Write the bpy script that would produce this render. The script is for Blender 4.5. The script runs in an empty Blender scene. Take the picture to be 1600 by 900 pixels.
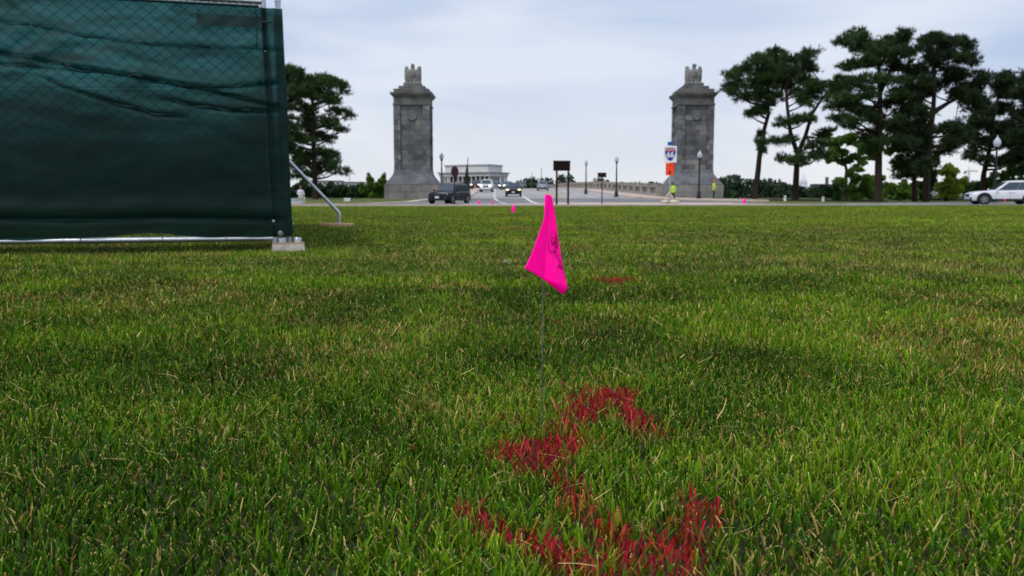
import bpy, bmesh, math, random
import numpy as np
from mathutils import Vector, Matrix, noise as mnoise

random.seed(7)
rng = np.random.default_rng(7)
R = math.radians
scene = bpy.context.scene
COL = scene.collection

# ------------------------------------------------------------------ camera
F_PX, HZ, CAM_H = 1333.33, 310.0, 0.40           # focal length and horizon row of the 1600x900 photo
PITCH = math.atan((450.0 - HZ) / F_PX)
cam_d = bpy.data.cameras.new('camera')
cam = bpy.data.objects.new('camera', cam_d)
COL.objects.link(cam)
cam_d.sensor_width = 36.0
cam_d.lens = 30.0
cam_d.clip_start = 0.05
cam_d.clip_end = 6000.0
cam.location = (0, 0, CAM_H)
cam.rotation_euler = (math.pi / 2 - PITCH, 0, 0)
cam_d.dof.use_dof = True
cam_d.dof.focus_distance = 1.42
cam_d.dof.aperture_fstop = 11.0
scene.camera = cam

# ------------------------------------------------------------------ sky, sun, exposure
SUN_EL, SUN_AZ = R(58), R(-150)                  # high, behind the left shoulder, veiled by cloud
world = bpy.data.worlds.new('World')
scene.world = world
world.use_nodes = True
wn, wl = world.node_tree.nodes, world.node_tree.links
wn.clear()
w_out = wn.new('ShaderNodeOutputWorld')
w_bg = wn.new('ShaderNodeBackground')
w_bg.inputs['Strength'].default_value = 0.1
w_sky = wn.new('ShaderNodeTexSky')
w_sky.sky_type = 'NISHITA'
w_sky.sun_disc = False
w_sky.sun_elevation = SUN_EL
w_sky.sun_rotation = SUN_AZ
w_tc = wn.new('ShaderNodeTexCoord')
w_map = wn.new('ShaderNodeMapping')
w_map.inputs['Scale'].default_value = (1.0, 1.0, 4.2)
w_map.inputs['Rotation'].default_value = (R(4), R(-5), 0)
w_n1 = wn.new('ShaderNodeTexNoise')
w_n1.inputs['Scale'].default_value = 2.3
w_n1.inputs['Detail'].default_value = 5.0
w_n1.inputs['Roughness'].default_value = 0.45
w_n1.inputs['Distortion'].default_value = 0.3
w_r1 = wn.new('ShaderNodeValToRGB')              # grey-blue troughs, pale crests of the cloud sheet
w_r1.color_ramp.elements[0].position = 0.40
w_r1.color_ramp.elements[0].color = (4.1, 5.1, 7.0, 1)
w_r1.color_ramp.elements[1].position = 0.61
w_r1.color_ramp.elements[1].color = (6.5, 7.0, 8.0, 1)
w_sep = wn.new('ShaderNodeSeparateXYZ')
w_hr = wn.new('ShaderNodeValToRGB')              # the sheet thins and warms toward the horizon all the way round
w_hr.color_ramp.elements[0].position = 0.0
w_hr.color_ramp.elements[0].color = (0.8, 0.8, 0.8, 1)
w_hr.color_ramp.elements[1].position = 0.15
w_hr.color_ramp.elements[1].color = (0, 0, 0, 1)
w_m1 = wn.new('ShaderNodeMixRGB')
w_m1.inputs['Color2'].default_value = (8.0, 7.95, 7.9, 1)
w_m2 = wn.new('ShaderNodeMixRGB')
w_m2.inputs['Fac'].default_value = 0.94          # cloud cover over the clear sky
wl.new(w_tc.outputs['Generated'], w_map.inputs['Vector'])
wl.new(w_map.outputs['Vector'], w_n1.inputs['Vector'])
wl.new(w_n1.outputs['Fac'], w_r1.inputs['Fac'])
wl.new(w_tc.outputs['Generated'], w_sep.inputs['Vector'])
wl.new(w_sep.outputs['Z'], w_hr.inputs['Fac'])
wl.new(w_hr.outputs['Color'], w_m1.inputs['Fac'])
wl.new(w_r1.outputs['Color'], w_m1.inputs['Color1'])
wl.new(w_sky.outputs['Color'], w_m2.inputs['Color1'])
wl.new(w_m1.outputs['Color'], w_m2.inputs['Color2'])
wl.new(w_m2.outputs['Color'], w_bg.inputs['Color'])
wl.new(w_bg.outputs['Background'], w_out.inputs['Surface'])

sun_d = bpy.data.lights.new('sun', 'SUN')
sun_d.energy = 1.5
sun_d.angle = R(14)
sun_d.color = (1.0, 0.95, 0.88)
sun = bpy.data.objects.new('sun', sun_d)
COL.objects.link(sun)
sun_dir = Vector((math.sin(SUN_AZ) * math.cos(SUN_EL), math.cos(SUN_AZ) * math.cos(SUN_EL), math.sin(SUN_EL)))
sun.rotation_euler = sun_dir.to_track_quat('Z', 'Y').to_euler()
sun.location = (0, 0, 40)

scene.view_settings.view_transform = 'Standard'
scene.view_settings.look = 'None'
scene.view_settings.exposure = 0.22
scene.view_settings.gamma = 1.0
scene.view_settings.use_curve_mapping = False
scene.render.engine = 'CYCLES'
scene.cycles.max_bounces = 6
scene.cycles.transparent_max_bounces = 12
scene.cycles.caustics_reflective = False
scene.cycles.caustics_refractive = False

# ------------------------------------------------------------------ helpers
def P(px, py, Y):
    """A point at depth Y that stands at photo pixel (px, py)."""
    a, b = (px - 800.0) / F_PX, (450.0 - py) / F_PX
    c, s = math.cos(PITCH), math.sin(PITCH)
    dy, dz = c + b * s, -s + b * c
    t = Y / dy
    return Vector((a * t, Y, CAM_H + dz * t))

def GP(px, py, z=0.0):
    a, b = (px - 800.0) / F_PX, (450.0 - py) / F_PX
    c, s = math.cos(PITCH), math.sin(PITCH)
    dy, dz = c + b * s, -s + b * c
    t = (z - CAM_H) / dz
    return Vector((a * t, dy * t, z))

def proj(v):
    c, s = math.cos(PITCH), math.sin(PITCH)
    x, y, z = v[0], v[1], v[2] - CAM_H
    d = y * c - z * s
    return 800 + F_PX * x / d, 450 - F_PX * (y * s + z * c) / d

def tag(o, label=None, cat=None, group=None, kind=None):
    if label: o['label'] = label
    if cat: o['category'] = cat
    if group: o['group'] = group
    if kind: o['kind'] = kind
    return o

def empty(name, loc=(0, 0, 0), rz=0.0, label=None, cat=None, group=None):
    o = bpy.data.objects.new(name, None)
    o.empty_display_size = 0.2
    COL.objects.link(o)
    o.location = loc
    o.rotation_euler = (0, 0, rz)
    return tag(o, label, cat, group)

def link(name, me, m=None, parent=None, smooth=None):
    if m is not None and len(me.materials) == 0:
        me.materials.append(m)
    if smooth is not None:
        me.polygons.foreach_set('use_smooth', [smooth] * len(me.polygons))
    o = bpy.data.objects.new(name, me)
    COL.objects.link(o)
    if parent is not None:
        o.parent = parent
    return o

class MB:
    """Collects shapes in one bmesh; build() links them as ONE mesh object."""
    def __init__(self):
        self.bm = bmesh.new()
    def poly(self, pts):
        vs = [self.bm.verts.new(p) for p in pts]
        self.bm.faces.new(vs)
        return vs
    def box(self, c, s, mtx=None, taper=(1, 1)):
        x, y, z = s[0] / 2, s[1] / 2, s[2] / 2
        pts = []
        for dz in (-1, 1):
            tx, ty = (taper if dz > 0 else (1, 1))
            for dx, dy in ((-1, -1), (1, -1), (1, 1), (-1, 1)):
                p = Vector((dx * x * tx, dy * y * ty, dz * z)) + Vector(c)
                pts.append(mtx @ p if mtx is not None else p)
        v = [self.bm.verts.new(p) for p in pts]
        for f in ((3, 2, 1, 0), (4, 5, 6, 7), (0, 1, 5, 4), (1, 2, 6, 5), (2, 3, 7, 6), (3, 0, 4, 7)):
            self.bm.faces.new([v[i] for i in f])
        return self
    def tube(self, pts, rad, seg=8, caps=True):
        pts = [Vector(p) for p in pts]
        n = len(pts)
        rads = rad if isinstance(rad, (list, tuple)) else [rad] * n
        rings = []
        ref = None
        for i in range(n):
            d = (pts[min(i + 1, n - 1)] - pts[max(i - 1, 0)])
            d = d.normalized() if d.length > 1e-9 else Vector((0, 0, 1))
            if ref is None:
                ref = Vector((1, 0, 0)) if abs(d.x) < 0.8 else Vector((0, 1, 0))
            a = (ref - d * ref.dot(d)).normalized()
            ref = a
            b = d.cross(a)
            rings.append([self.bm.verts.new(pts[i] + (a * math.cos(2 * math.pi * k / seg) + b * math.sin(2 * math.pi * k / seg)) * rads[i]) for k in range(seg)])
        for i in range(n - 1):
            for k in range(seg):
                self.bm.faces.new((rings[i][k], rings[i][(k + 1) % seg], rings[i + 1][(k + 1) % seg], rings[i + 1][k]))
        if caps:
            self.bm.faces.new(list(reversed(rings[0])))
            self.bm.faces.new(rings[-1])
        return self
    def lathe(self, prof, seg=20, c=(0, 0, 0), mtx=None):
        c = Vector(c)
        rings = []
        for r, z in prof:
            ring = []
            for k in range(seg):
                p = Vector((max(r, 1e-4) * math.cos(2 * math.pi * k / seg), max(r, 1e-4) * math.sin(2 * math.pi * k / seg), z)) + c
                ring.append(self.bm.verts.new(mtx @ p if mtx is not None else p))
            rings.append(ring)
        for i in range(len(rings) - 1):
            for k in range(seg):
                self.bm.faces.new((rings[i][k], rings[i][(k + 1) % seg], rings[i + 1][(k + 1) % seg], rings[i + 1][k]))
        self.bm.faces.new(list(reversed(rings[0])))
        self.bm.faces.new(rings[-1])
        return self
    def loft(self, rings, closed=True, caps=True):
        vr = [[self.bm.verts.new(p) for p in r] for r in rings]
        n = len(vr[0])
        for i in range(len(vr) - 1):
            for k in range(n if closed else n - 1):
                self.bm.faces.new((vr[i][k], vr[i][(k + 1) % n], vr[i + 1][(k + 1) % n], vr[i + 1][k]))
        if caps and closed:
            self.bm.faces.new(list(reversed(vr[0])))
            self.bm.faces.new(vr[-1])
        return self
    def ball(self, c, r, seg=12, rings=8, mtx=None):
        sx, sy, sz = r if isinstance(r, (list, tuple)) else (r, r, r)
        prof = []
        vs = []
        for i in range(rings + 1):
            th = math.pi * i / rings
            ring = []
            for k in range(seg):
                ph = 2 * math.pi * k / seg
                s = max(math.sin(th), 1e-3)
                p = Vector((sx * s * math.cos(ph), sy * s * math.sin(ph), -sz * math.cos(th))) + Vector(c)
                ring.append(self.bm.verts.new(mtx @ p if mtx is not None else p))
            vs.append(ring)
        for i in range(rings):
            for k in range(seg):
                self.bm.faces.new((vs[i][k], vs[i][(k + 1) % seg], vs[i + 1][(k + 1) % seg], vs[i + 1][k]))
        return self
    def build(self, name, m=None, parent=None, smooth=False, bevel=0.0, bseg=2, angle=40):
        me = bpy.data.meshes.new(name)
        bmesh.ops.recalc_face_normals(self.bm, faces=self.bm.faces)
        self.bm.to_mesh(me)
        self.bm.free()
        o = link(name, me, m, parent, smooth)
        if bevel > 0:
            md = o.modifiers.new('bevel', 'BEVEL')
            md.width = bevel
            md.segments = bseg
            md.limit_method = 'ANGLE'
            md.angle_limit = R(30)
        if smooth:
            me.set_sharp_from_angle(angle=R(angle))
        return o

def np_mesh(name, verts, tris, m, parent=None, attrs=None, sizes=3):
    me = bpy.data.meshes.new(name)
    nv, nf = len(verts), len(tris)
    me.vertices.add(nv)
    me.vertices.foreach_set('co', np.asarray(verts, dtype=np.float32).ravel())
    me.loops.add(nf * sizes)
    me.polygons.add(nf)
    me.loops.foreach_set('vertex_index', np.asarray(tris, dtype=np.int32).ravel())
    me.polygons.foreach_set('loop_start', np.arange(0, nf * sizes, sizes, dtype=np.int32))
    me.update(calc_edges=True)
    for k, arr in (attrs or {}).items():
        if arr.ndim == 2:
            a = me.attributes.new(k, 'FLOAT_COLOR', 'POINT')
            full = np.ones((nv, 4), dtype=np.float32)
            full[:, :3] = arr
            a.data.foreach_set('color', full.ravel())
        else:
            a = me.attributes.new(k, 'FLOAT', 'POINT')
            a.data.foreach_set('value', arr.astype(np.float32))
    return link(name, me, m, parent)

def mat(name, col, col2=None, scale=3.0, rough=0.7, bump=0.0, bscale=None, metal=0.0, spec=0.3, coords='Object',
        stretch=(1, 1, 1), vary=0.0, emit=None, estr=0.0, transl=0.0, alpha=None, detail=5.0, lo=0.35, hi=0.68):
    m = bpy.data.materials.new(name)
    m.use_nodes = True
    nt = m.node_tree
    n, l = nt.nodes, nt.links
    b = n['Principled BSDF']
    b.inputs['Roughness'].default_value = rough
    b.inputs['Metallic'].default_value = metal
    b.inputs['Specular IOR Level'].default_value = spec
    b.inputs['Base Color'].default_value = (*col, 1)
    tc = n.new('ShaderNodeTexCoord')
    mp = n.new('ShaderNodeMapping')
    mp.inputs['Scale'].default_value = stretch
    if coords == 'World':
        g = n.new('ShaderNodeNewGeometry')
        l.new(g.outputs['Position'], mp.inputs['Vector'])
    else:
        l.new(tc.outputs[coords], mp.inputs['Vector'])
    src = None
    if col2 is not None:
        nz = n.new('ShaderNodeTexNoise')
        nz.inputs['Scale'].default_value = scale
        nz.inputs['Detail'].default_value = detail
        nz.inputs['Roughness'].default_value = 0.6
        l.new(mp.outputs['Vector'], nz.inputs['Vector'])
        rp = n.new('ShaderNodeValToRGB')
        rp.color_ramp.elements[0].position = lo
        rp.color_ramp.elements[0].color = (*col, 1)
        rp.color_ramp.elements[1].position = hi
        rp.color_ramp.elements[1].color = (*col2, 1)
        l.new(nz.outputs['Fac'], rp.inputs['Fac'])
        src = rp.outputs['Color']
    if vary > 0:
        oi = n.new('ShaderNodeObjectInfo')
        hs = n.new('ShaderNodeHueSaturation')
        mr = n.new('ShaderNodeMapRange')
        mr.inputs['To Min'].default_value = 1 - vary
        mr.inputs['To Max'].default_value = 1 + vary
        l.new(oi.outputs['Random'], mr.inputs['Value'])
        l.new(mr.outputs['Result'], hs.inputs['Value'])
        if src is not None:
            l.new(src, hs.inputs['Color'])
        else:
            hs.inputs['Color'].default_value = (*col, 1)
        src = hs.outputs['Color']
    if src is not None:
        l.new(src, b.inputs['Base Color'])
    if bump > 0:
        nb = n.new('ShaderNodeTexNoise')
        nb.inputs['Scale'].default_value = bscale or scale * 6
        nb.inputs['Detail'].default_value = 4
        l.new(mp.outputs['Vector'], nb.inputs['Vector'])
        bp = n.new('ShaderNodeBump')
        bp.inputs['Strength'].default_value = bump
        bp.inputs['Distance'].default_value = 0.02
        l.new(nb.outputs['Fac'], bp.inputs['Height'])
        l.new(bp.outputs['Normal'], b.inputs['Normal'])
    if emit is not None:
        b.inputs['Emission Color'].default_value = (*emit, 1)
        b.inputs['Emission Strength'].default_value = estr
    if transl > 0:
        t = n.new('ShaderNodeBsdfTranslucent')
        mx = n.new('ShaderNodeMixShader')
        mx.inputs['Fac'].default_value = transl
        if src is not None:
            l.new(src, t.inputs['Color'])
        else:
            t.inputs['Color'].default_value = (*col, 1)
        l.new(b.outputs['BSDF'], mx.inputs[1])
        l.new(t.outputs['BSDF'], mx.inputs[2])
        l.new(mx.outputs['Shader'], n['Material Output'].inputs['Surface'])
    return m

def sstep(x, a, b):
    t = max(0.0, min(1.0, (x - a) / (b - a)))
    return t * t * (3 - 2 * t)

# ------------------------------------------------------------------ materials
M = {}
M['soil'] = mat('soil', (0.020, 0.024, 0.007), (0.036, 0.040, 0.012), 2.2, 0.95, 0.5, 40, coords='World')
M['verge'] = mat('verge', (0.075, 0.105, 0.014), (0.150, 0.165, 0.035), 1.2, 0.95, 0.6, 12, coords='World')
M['asphalt'] = mat('asphalt', (0.32, 0.312, 0.31), (0.43, 0.415, 0.405), 0.35, 0.9, 0.25, 40, coords='World', stretch=(1, 0.25, 1))
M['asphalt_dark'] = mat('asphalt_dark', (0.14, 0.14, 0.145), (0.30, 0.29, 0.285), 0.22, 0.9, 0.25, 40, coords='World', stretch=(0.4, 1, 1))
M['concrete'] = mat('concrete', (0.52, 0.405, 0.33), (0.64, 0.53, 0.45), 0.6, 0.9, 0.2, 20, coords='World')
M['kerb'] = mat('kerb', (0.30, 0.29, 0.27), (0.42, 0.40, 0.37), 1.5, 0.9, coords='World')
M['mulch'] = mat('mulch', (0.022, 0.012, 0.009), (0.06, 0.03, 0.02), 3, 0.95, 0.8, 15, coords='World')
M['mark_white'] = mat('mark_white', (0.62, 0.62, 0.60), (0.80, 0.80, 0.78), 2.5, 0.7, coords='World')
M['mark_yellow'] = mat('mark_yellow', (0.55, 0.36, 0.05), (0.68, 0.46, 0.08), 2.5, 0.7, coords='World')
M['granite'] = mat('granite', (0.090, 0.094, 0.104), (0.185, 0.188, 0.195), 0.9, 0.85, 0.3, 9, coords='World', vary=0.30)
M['granite_pale'] = mat('granite_pale', (0.175, 0.172, 0.168), (0.285, 0.28, 0.265), 0.8, 0.85, 0.3, 9, coords='World', vary=0.16)
M['granite_core'] = mat('granite_core', (0.10, 0.10, 0.10), (0.14, 0.14, 0.14), 2, 0.9)
M['granite_trim'] = mat('granite_trim', (0.095, 0.095, 0.093), (0.19, 0.186, 0.172), 1.0, 0.85, 0.3, 9, coords='World')
M['eagle_stone'] = mat('eagle_stone', (0.16, 0.152, 0.145), (0.29, 0.28, 0.265), 2.2, 0.85, 0.4, 10)
M['balustrade'] = mat('balustrade', (0.27, 0.25, 0.22), (0.43, 0.40, 0.36), 0.8, 0.85, 0.2, 9, coords='World')
M['marble'] = mat('marble', (0.60, 0.58, 0.56), (0.74, 0.72, 0.70), 0.06, 0.7, coords='World')
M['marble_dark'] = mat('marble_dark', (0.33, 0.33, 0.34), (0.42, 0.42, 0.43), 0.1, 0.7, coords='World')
M['cella'] = mat('cella', (0.075, 0.07, 0.065), (0.11, 0.10, 0.095), 0.1, 0.8, coords='World')  # wall marble darkened: the colonnade's shade is put into the colour
M['water'] = mat('water', (0.03, 0.045, 0.05), None, rough=0.12, bump=0.35, bscale=0.8, spec=0.5, coords='World')
M['steel'] = mat('galvanised_steel', (0.42, 0.44, 0.47), (0.60, 0.62, 0.65), 14, 0.38, 0.05, 60, metal=0.9)
M['wire'] = mat('dull_wire', (0.16, 0.17, 0.17), (0.26, 0.27, 0.27), 30, 0.55, metal=0.7)
M['dark_wire'] = mat('dark_wire', (0.16, 0.16, 0.16), (0.28, 0.27, 0.25), 60, 0.5, metal=0.6)
M['block'] = mat('concrete_block', (0.36, 0.32, 0.28), (0.56, 0.52, 0.46), 9, 0.9, 0.5, 60)
M['wood'] = mat('weathered_wood', (0.28, 0.19, 0.10), (0.46, 0.34, 0.20), 7, 0.85, 0.4, 40, stretch=(0.3, 3, 3))
M['black_paint'] = mat('black_paint', (0.012, 0.012, 0.014), (0.022, 0.022, 0.024), 6, 0.45)
M['post_grey'] = mat('post_grey', (0.05, 0.052, 0.055), (0.09, 0.09, 0.092), 6, 0.5)
M['globe'] = mat('globe', (0.72, 0.78, 0.84), (0.80, 0.85, 0.90), 4, 0.25, transl=0.45)
M['brown_sign'] = mat('brown_sign', (0.018, 0.008, 0.006), (0.030, 0.013, 0.009), 3, 0.8, spec=0.1)
M['red_sign'] = mat('red_sign', (0.040, 0.012, 0.012), (0.065, 0.018, 0.018), 3, 0.6)
M['dark_cover'] = mat('dark_cover', (0.014, 0.012, 0.012), (0.035, 0.028, 0.025), 4, 0.8, 0.5, 12)
M['sign_white'] = mat('sign_white', (0.74, 0.76, 0.82), (0.80, 0.82, 0.86), 5, 0.5)
M['sign_blue'] = mat('sign_blue', (0.010, 0.035, 0.22), (0.014, 0.05, 0.28), 5, 0.5)
M['sign_blue_light'] = mat('sign_blue_light', (0.015, 0.085, 0.32), (0.02, 0.11, 0.38), 5, 0.5)
M['sign_red'] = mat('sign_red', (0.50, 0.02, 0.03), (0.58, 0.03, 0.035), 5, 0.5)
M['orange'] = mat('sign_orange', (1.0, 0.065, 0.012), (1.0, 0.10, 0.018), 4, 0.5, transl=0.2)
M['orange_dull'] = mat('orange_dull', (0.42, 0.10, 0.03), (0.62, 0.17, 0.05), 3, 0.7, transl=0.2)
M['sand_bag'] = mat('sand_bag', (0.52, 0.45, 0.34), (0.72, 0.66, 0.56), 5, 0.9, 0.5, 20)
M['tyre'] = mat('tyre', (0.012, 0.012, 0.012), (0.025, 0.024, 0.023), 8, 0.8)
M['rim'] = mat('rim', (0.40, 0.42, 0.44), (0.52, 0.54, 0.56), 6, 0.35, metal=0.7)
M['car_trim'] = mat('car_trim', (0.010, 0.010, 0.011), (0.02, 0.02, 0.021), 6, 0.6)
M['car_glass'] = mat('car_glass', (0.030, 0.045, 0.060), (0.04, 0.06, 0.075), 2, 0.06, spec=0.9)
M['plate'] = mat('plate', (0.60, 0.62, 0.66), (0.7, 0.72, 0.75), 6, 0.5)
M['tail'] = mat('tail_lamp', (0.25, 0.012, 0.015), (0.32, 0.02, 0.02), 6, 0.3)
M['lamp_off'] = mat('lamp_lens', (0.45, 0.48, 0.52), (0.6, 0.62, 0.66), 6, 0.15)
M['lamp_warm'] = mat('lamp_lit_warm', (0.9, 0.8, 0.5), None, rough=0.3, emit=(1.0, 0.72, 0.30), estr=5.5)
M['lamp_cool'] = mat('lamp_lit_cool', (0.9, 0.95, 0.85), None, rough=0.3, emit=(0.93, 1.0, 0.80), estr=7.0)
for nm, c, c2 in (('navy', (0.005, 0.008, 0.016), (0.008, 0.011, 0.021)), ('white', (0.70, 0.71, 0.76), (0.76, 0.77, 0.81)),
                  ('black', (0.010, 0.011, 0.013), (0.014, 0.015, 0.018)), ('silver', (0.26, 0.29, 0.34), (0.30, 0.33, 0.38)),
                  ('maroon', (0.06, 0.010, 0.016), (0.08, 0.014, 0.02)), ('slate', (0.10, 0.135, 0.16), (0.12, 0.155, 0.18))):
    M['paint_' + nm] = mat('paint_' + nm, c, c2, 1.5, 0.16, spec=0.28 if nm in ('navy', 'black', 'maroon') else 0.6)
M['skin'] = mat('skin', (0.42, 0.24, 0.17), (0.50, 0.30, 0.22), 6, 0.6)
M['hair'] = mat('hair', (0.10, 0.05, 0.025), (0.20, 0.10, 0.05), 9, 0.7, 0.4, 40)
M['hivis'] = mat('hivis', (0.62, 0.90, 0.012), (0.72, 1.0, 0.02), 4, 0.7, transl=0.15)
M['trousers'] = mat('trousers', (0.020, 0.018, 0.022), (0.045, 0.04, 0.04), 7, 0.85)
M['shirt_white'] = mat('shirt_white', (0.60, 0.62, 0.68), (0.74, 0.76, 0.80), 5, 0.85)
M['trousers_pale'] = mat('trousers_pale', (0.42, 0.40, 0.38), (0.52, 0.50, 0.47), 5, 0.85)
M['helmet_orange'] = mat('helmet_orange', (0.75, 0.14, 0.02), None, rough=0.4)
M['helmet_dark'] = mat('helmet_dark', (0.03, 0.05, 0.05), None, rough=0.5)
M['reflective'] = mat('reflective', (0.70, 0.70, 0.68), None, rough=0.4)
M['bark'] = mat('pine_bark', (0.018, 0.012, 0.010), (0.046, 0.028, 0.021), 3, 0.95, 0.9, 9, stretch=(1, 1, 0.25))
M['bark_grey'] = mat('grey_bark', (0.025, 0.02, 0.015), (0.055, 0.042, 0.03), 3, 0.95, 0.8, 9, stretch=(1, 1, 0.25))
M['needles'] = mat('pine_needles', (0.022, 0.054, 0.015), (0.072, 0.135, 0.034), 0.9, 0.65, coords='World', transl=0.22)
M['needles_dark'] = mat('pine_needles_dark', (0.016, 0.034, 0.012), (0.044, 0.076, 0.022), 0.9, 0.65, coords='World', transl=0.22)
M['leaf'] = mat('leaf_green', (0.060, 0.140, 0.018), (0.165, 0.31, 0.040), 0.9, 0.6, coords='World', transl=0.35)
M['leaf_yellow'] = mat('leaf_yellow_green', (0.125, 0.185, 0.018), (0.33, 0.42, 0.050), 0.9, 0.6, coords='World', transl=0.4)
M['leaf_dark'] = mat('leaf_dark', (0.022, 0.050, 0.020), (0.05, 0.10, 0.036), 0.6, 0.7, coords='World', transl=0.3)
M['woods'] = mat('woods', (0.022, 0.048, 0.026), (0.062, 0.105, 0.045), 0.07, 0.8, coords='World', transl=0.2)
M['far_white'] = mat('far_white', (0.50, 0.48, 0.46), (0.60, 0.58, 0.55), 0.08, 0.8, coords='World')
M['far_roof'] = mat('far_roof', (0.16, 0.14, 0.15), (0.22, 0.20, 0.20), 0.1, 0.8, coords='World')
M['far_window'] = mat('far_window', (0.07, 0.08, 0.09), None, rough=0.2)
M['dome_white'] = mat('dome_white', (0.62, 0.64, 0.68), (0.72, 0.74, 0.78), 0.1, 0.8, coords='World')
M['brick'] = mat('far_brick', (0.26, 0.10, 0.06), (0.34, 0.14, 0.08), 0.2, 0.85, coords='World')
M['brick_dark'] = mat('far_brick_dark', (0.10, 0.09, 0.11), (0.15, 0.13, 0.15), 0.2, 0.85, coords='World')
M['crane'] = mat('crane_steel', (0.20, 0.20, 0.21), None, rough=0.6)

# ------------------------------------------------------------------ the lie of the land
def axis(Y):
    return 4.4 - 0.0187 * (Y - 92.0)

_PY = [-60, 40, 46, 60, 75, 85, 92, 102, 133, 150, 220, 300, 420, 660, 760, 900, 4000]
_PZ = [0, 0, -.02, -.05, 0.02, .22, .38, .60, 1.35, 1.80, 2.9, 3.5, 3.4, 1.5, .8, .5, .5]
def road_z(Y):
    return float(np.interp(Y, _PY, _PZ))

def lawn_edge(X):
    return 44.0 + max(0.0, X) * 0.2

def ground_z(X, Y):
    z = road_z(min(Y, 94.0))
    side = abs(X - axis(Y))
    if Y > 98:
        k = sstep(Y, 98, 128)
        z = z * (1 - k) - 7.5 * k
        kb = sstep(Y, 735, 775)
        z = z * (1 - kb) + 1.2 * kb
    if X > 15:
        le = lawn_edge(X)
        z -= 0.13 * sstep(X, 15, 22) * sstep(Y, le - 0.3, le + 2.0) * (1 - sstep(Y, 64.5, 68))
    if X > 20 and Y < 98:
        z = z * (1 - 0.7 * sstep(X, 20, 34))
    return z

def outer_kerb(X):
    return float(np.interp(X, [-60, -20, -13, -9.8, -8.8, -8.3, 14, 15.5, 20, 60, 120], [46.4, 46.6, 47.5, 54, 70, 91.9, 91.9, 80, 64.5, 64.5, 64.5]))

def sheet(name, fa, fb, ts, nv, off, m, parent=None, kind=None, zf=None, skirt=0.0):
    """A strip between two plan curves fa(t), fb(t), laid on the land at a small height; optional kerb face."""
    zf = zf or ground_z
    bm = bmesh.new()
    grid = []
    for t in ts:
        a, b = fa(t), fb(t)
        row = []
        for j in range(nv + 1):
            x = a[0] + (b[0] - a[0]) * j / nv
            y = a[1] + (b[1] - a[1]) * j / nv
            row.append(bm.verts.new((x, y, zf(x, y) + off)))
        grid.append(row)
    for i in range(len(ts) - 1):
        for j in range(nv):
            bm.faces.new((grid[i][j], grid[i][j + 1], grid[i + 1][j + 1], grid[i + 1][j]))
    if skirt > 0:
        bm.normal_update()
        edges = [e for e in bm.edges if len(e.link_faces) == 1]
        r = bmesh.ops.extrude_edge_only(bm, edges=edges)
        for v in [g for g in r['geom'] if isinstance(g, bmesh.types.BMVert)]:
            v.co.z -= skirt
    me = bpy.data.meshes.new(name)
    bmesh.ops.recalc_face_normals(bm, faces=bm.faces)
    bm.to_mesh(me)
    bm.free()
    o = link(name, me, m, parent)
    if kind: o['kind'] = kind
    return o

def frange(a, b, n):
    return [a + (b - a) * i / n for i in range(n + 1)]

# terrain, one sheet to the horizon
xs = [-2500, -1200, -700, -400, -250, -160, -110] + frange(-80, 80, 80) + [110, 160, 250, 400, 700, 1200, 2500]
ys = [-60, -30, -10] + frange(0, 140, 70) + [160, 220, 320, 440, 560, 660, 735, 745, 755, 765, 775, 900, 1300, 2200, 4000]
bm = bmesh.new()
gv = [[bm.verts.new((x, y, ground_z(x, y) - (0.05 if y > 44 else 0.0))) for x in xs] for y in ys]
for i in range(len(ys) - 1):
    for j in range(len(xs) - 1):
        bm.faces.new((gv[i][j], gv[i][j + 1], gv[i + 1][j + 1], gv[i + 1][j]))
me = bpy.data.meshes.new('ground')
bm.to_mesh(me); bm.free()
tag(link('ground', me, M['soil'], None, True), kind='structure')

mb = MB()
mb.poly([(-2500, 118, -5.2), (2500, 118, -5.2), (2500, 765, -5.2), (-2500, 765, -5.2)])
tag(mb.build('river', M['water']), kind='structure')

# outer verge, ring road, inner pavement
sheet('verge_grass', lambda t: (t, outer_kerb(t) - 0.4), lambda t: (t, 101.0), frange(-60, -8.6, 60), 24, 0.012, M['verge'], kind='structure')
sheet('verge_grass', lambda t: (t, outer_kerb(t) - 0.4), lambda t: (t, 101.0), frange(15.6, 110, 60), 16, 0.012, M['verge'], kind='structure')
ring = sheet('ring_road', lambda t: (t, lawn_edge(t)), lambda t: (t, outer_kerb(t)), frange(-60, 110, 220), 24, 0.03, M['asphalt_dark'], kind='structure')
sheet('inner_pavement', lambda t: (t, lawn_edge(t)), lambda t: (t, lawn_edge(t) + float(np.interp(t, [-15, -10, -3, 0, 3, 16.5], [1.6, 2.2, 3.5, 6.0, 21.0, 19.0]))), frange(-15, 16.5, 60), 6, 0.10, M['concrete'], kind='structure', skirt=0.12)
# path that curls round the left of the road to the left pylon
def left_path(t):
    X = np.interp(t, [0, 1, 2, 3, 4, 5], [-24, -13, -9.9, -8.8, -8.2, -7.2])
    Y = np.interp(t, [0, 1, 2, 3, 4, 5], [47.0, 48.0, 54.5, 68, 80, 90.5])
    return float(X), float(Y)
sheet('left_pavement', lambda t: left_path(t), lambda t: (left_path(t)[0] - 0.9, left_path(t)[1] + 1.3), frange(0, 5, 50), 3, 0.12, M['concrete'], kind='structure', skirt=0.14)
sheet('mulch_bed', lambda t: (t, 84.6), lambda t: (t, 88.5), frange(15.5, 37, 20), 4, 0.10, M['mulch'], kind='structure', skirt=0.1)
sheet('verge_kerb', lambda t: (t, outer_kerb(t) - 0.1), lambda t: (t, outer_kerb(t) + 0.3), frange(15.5, 80, 60), 1, 0.15, M['kerb'], kind='structure', skirt=0.16)

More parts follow.
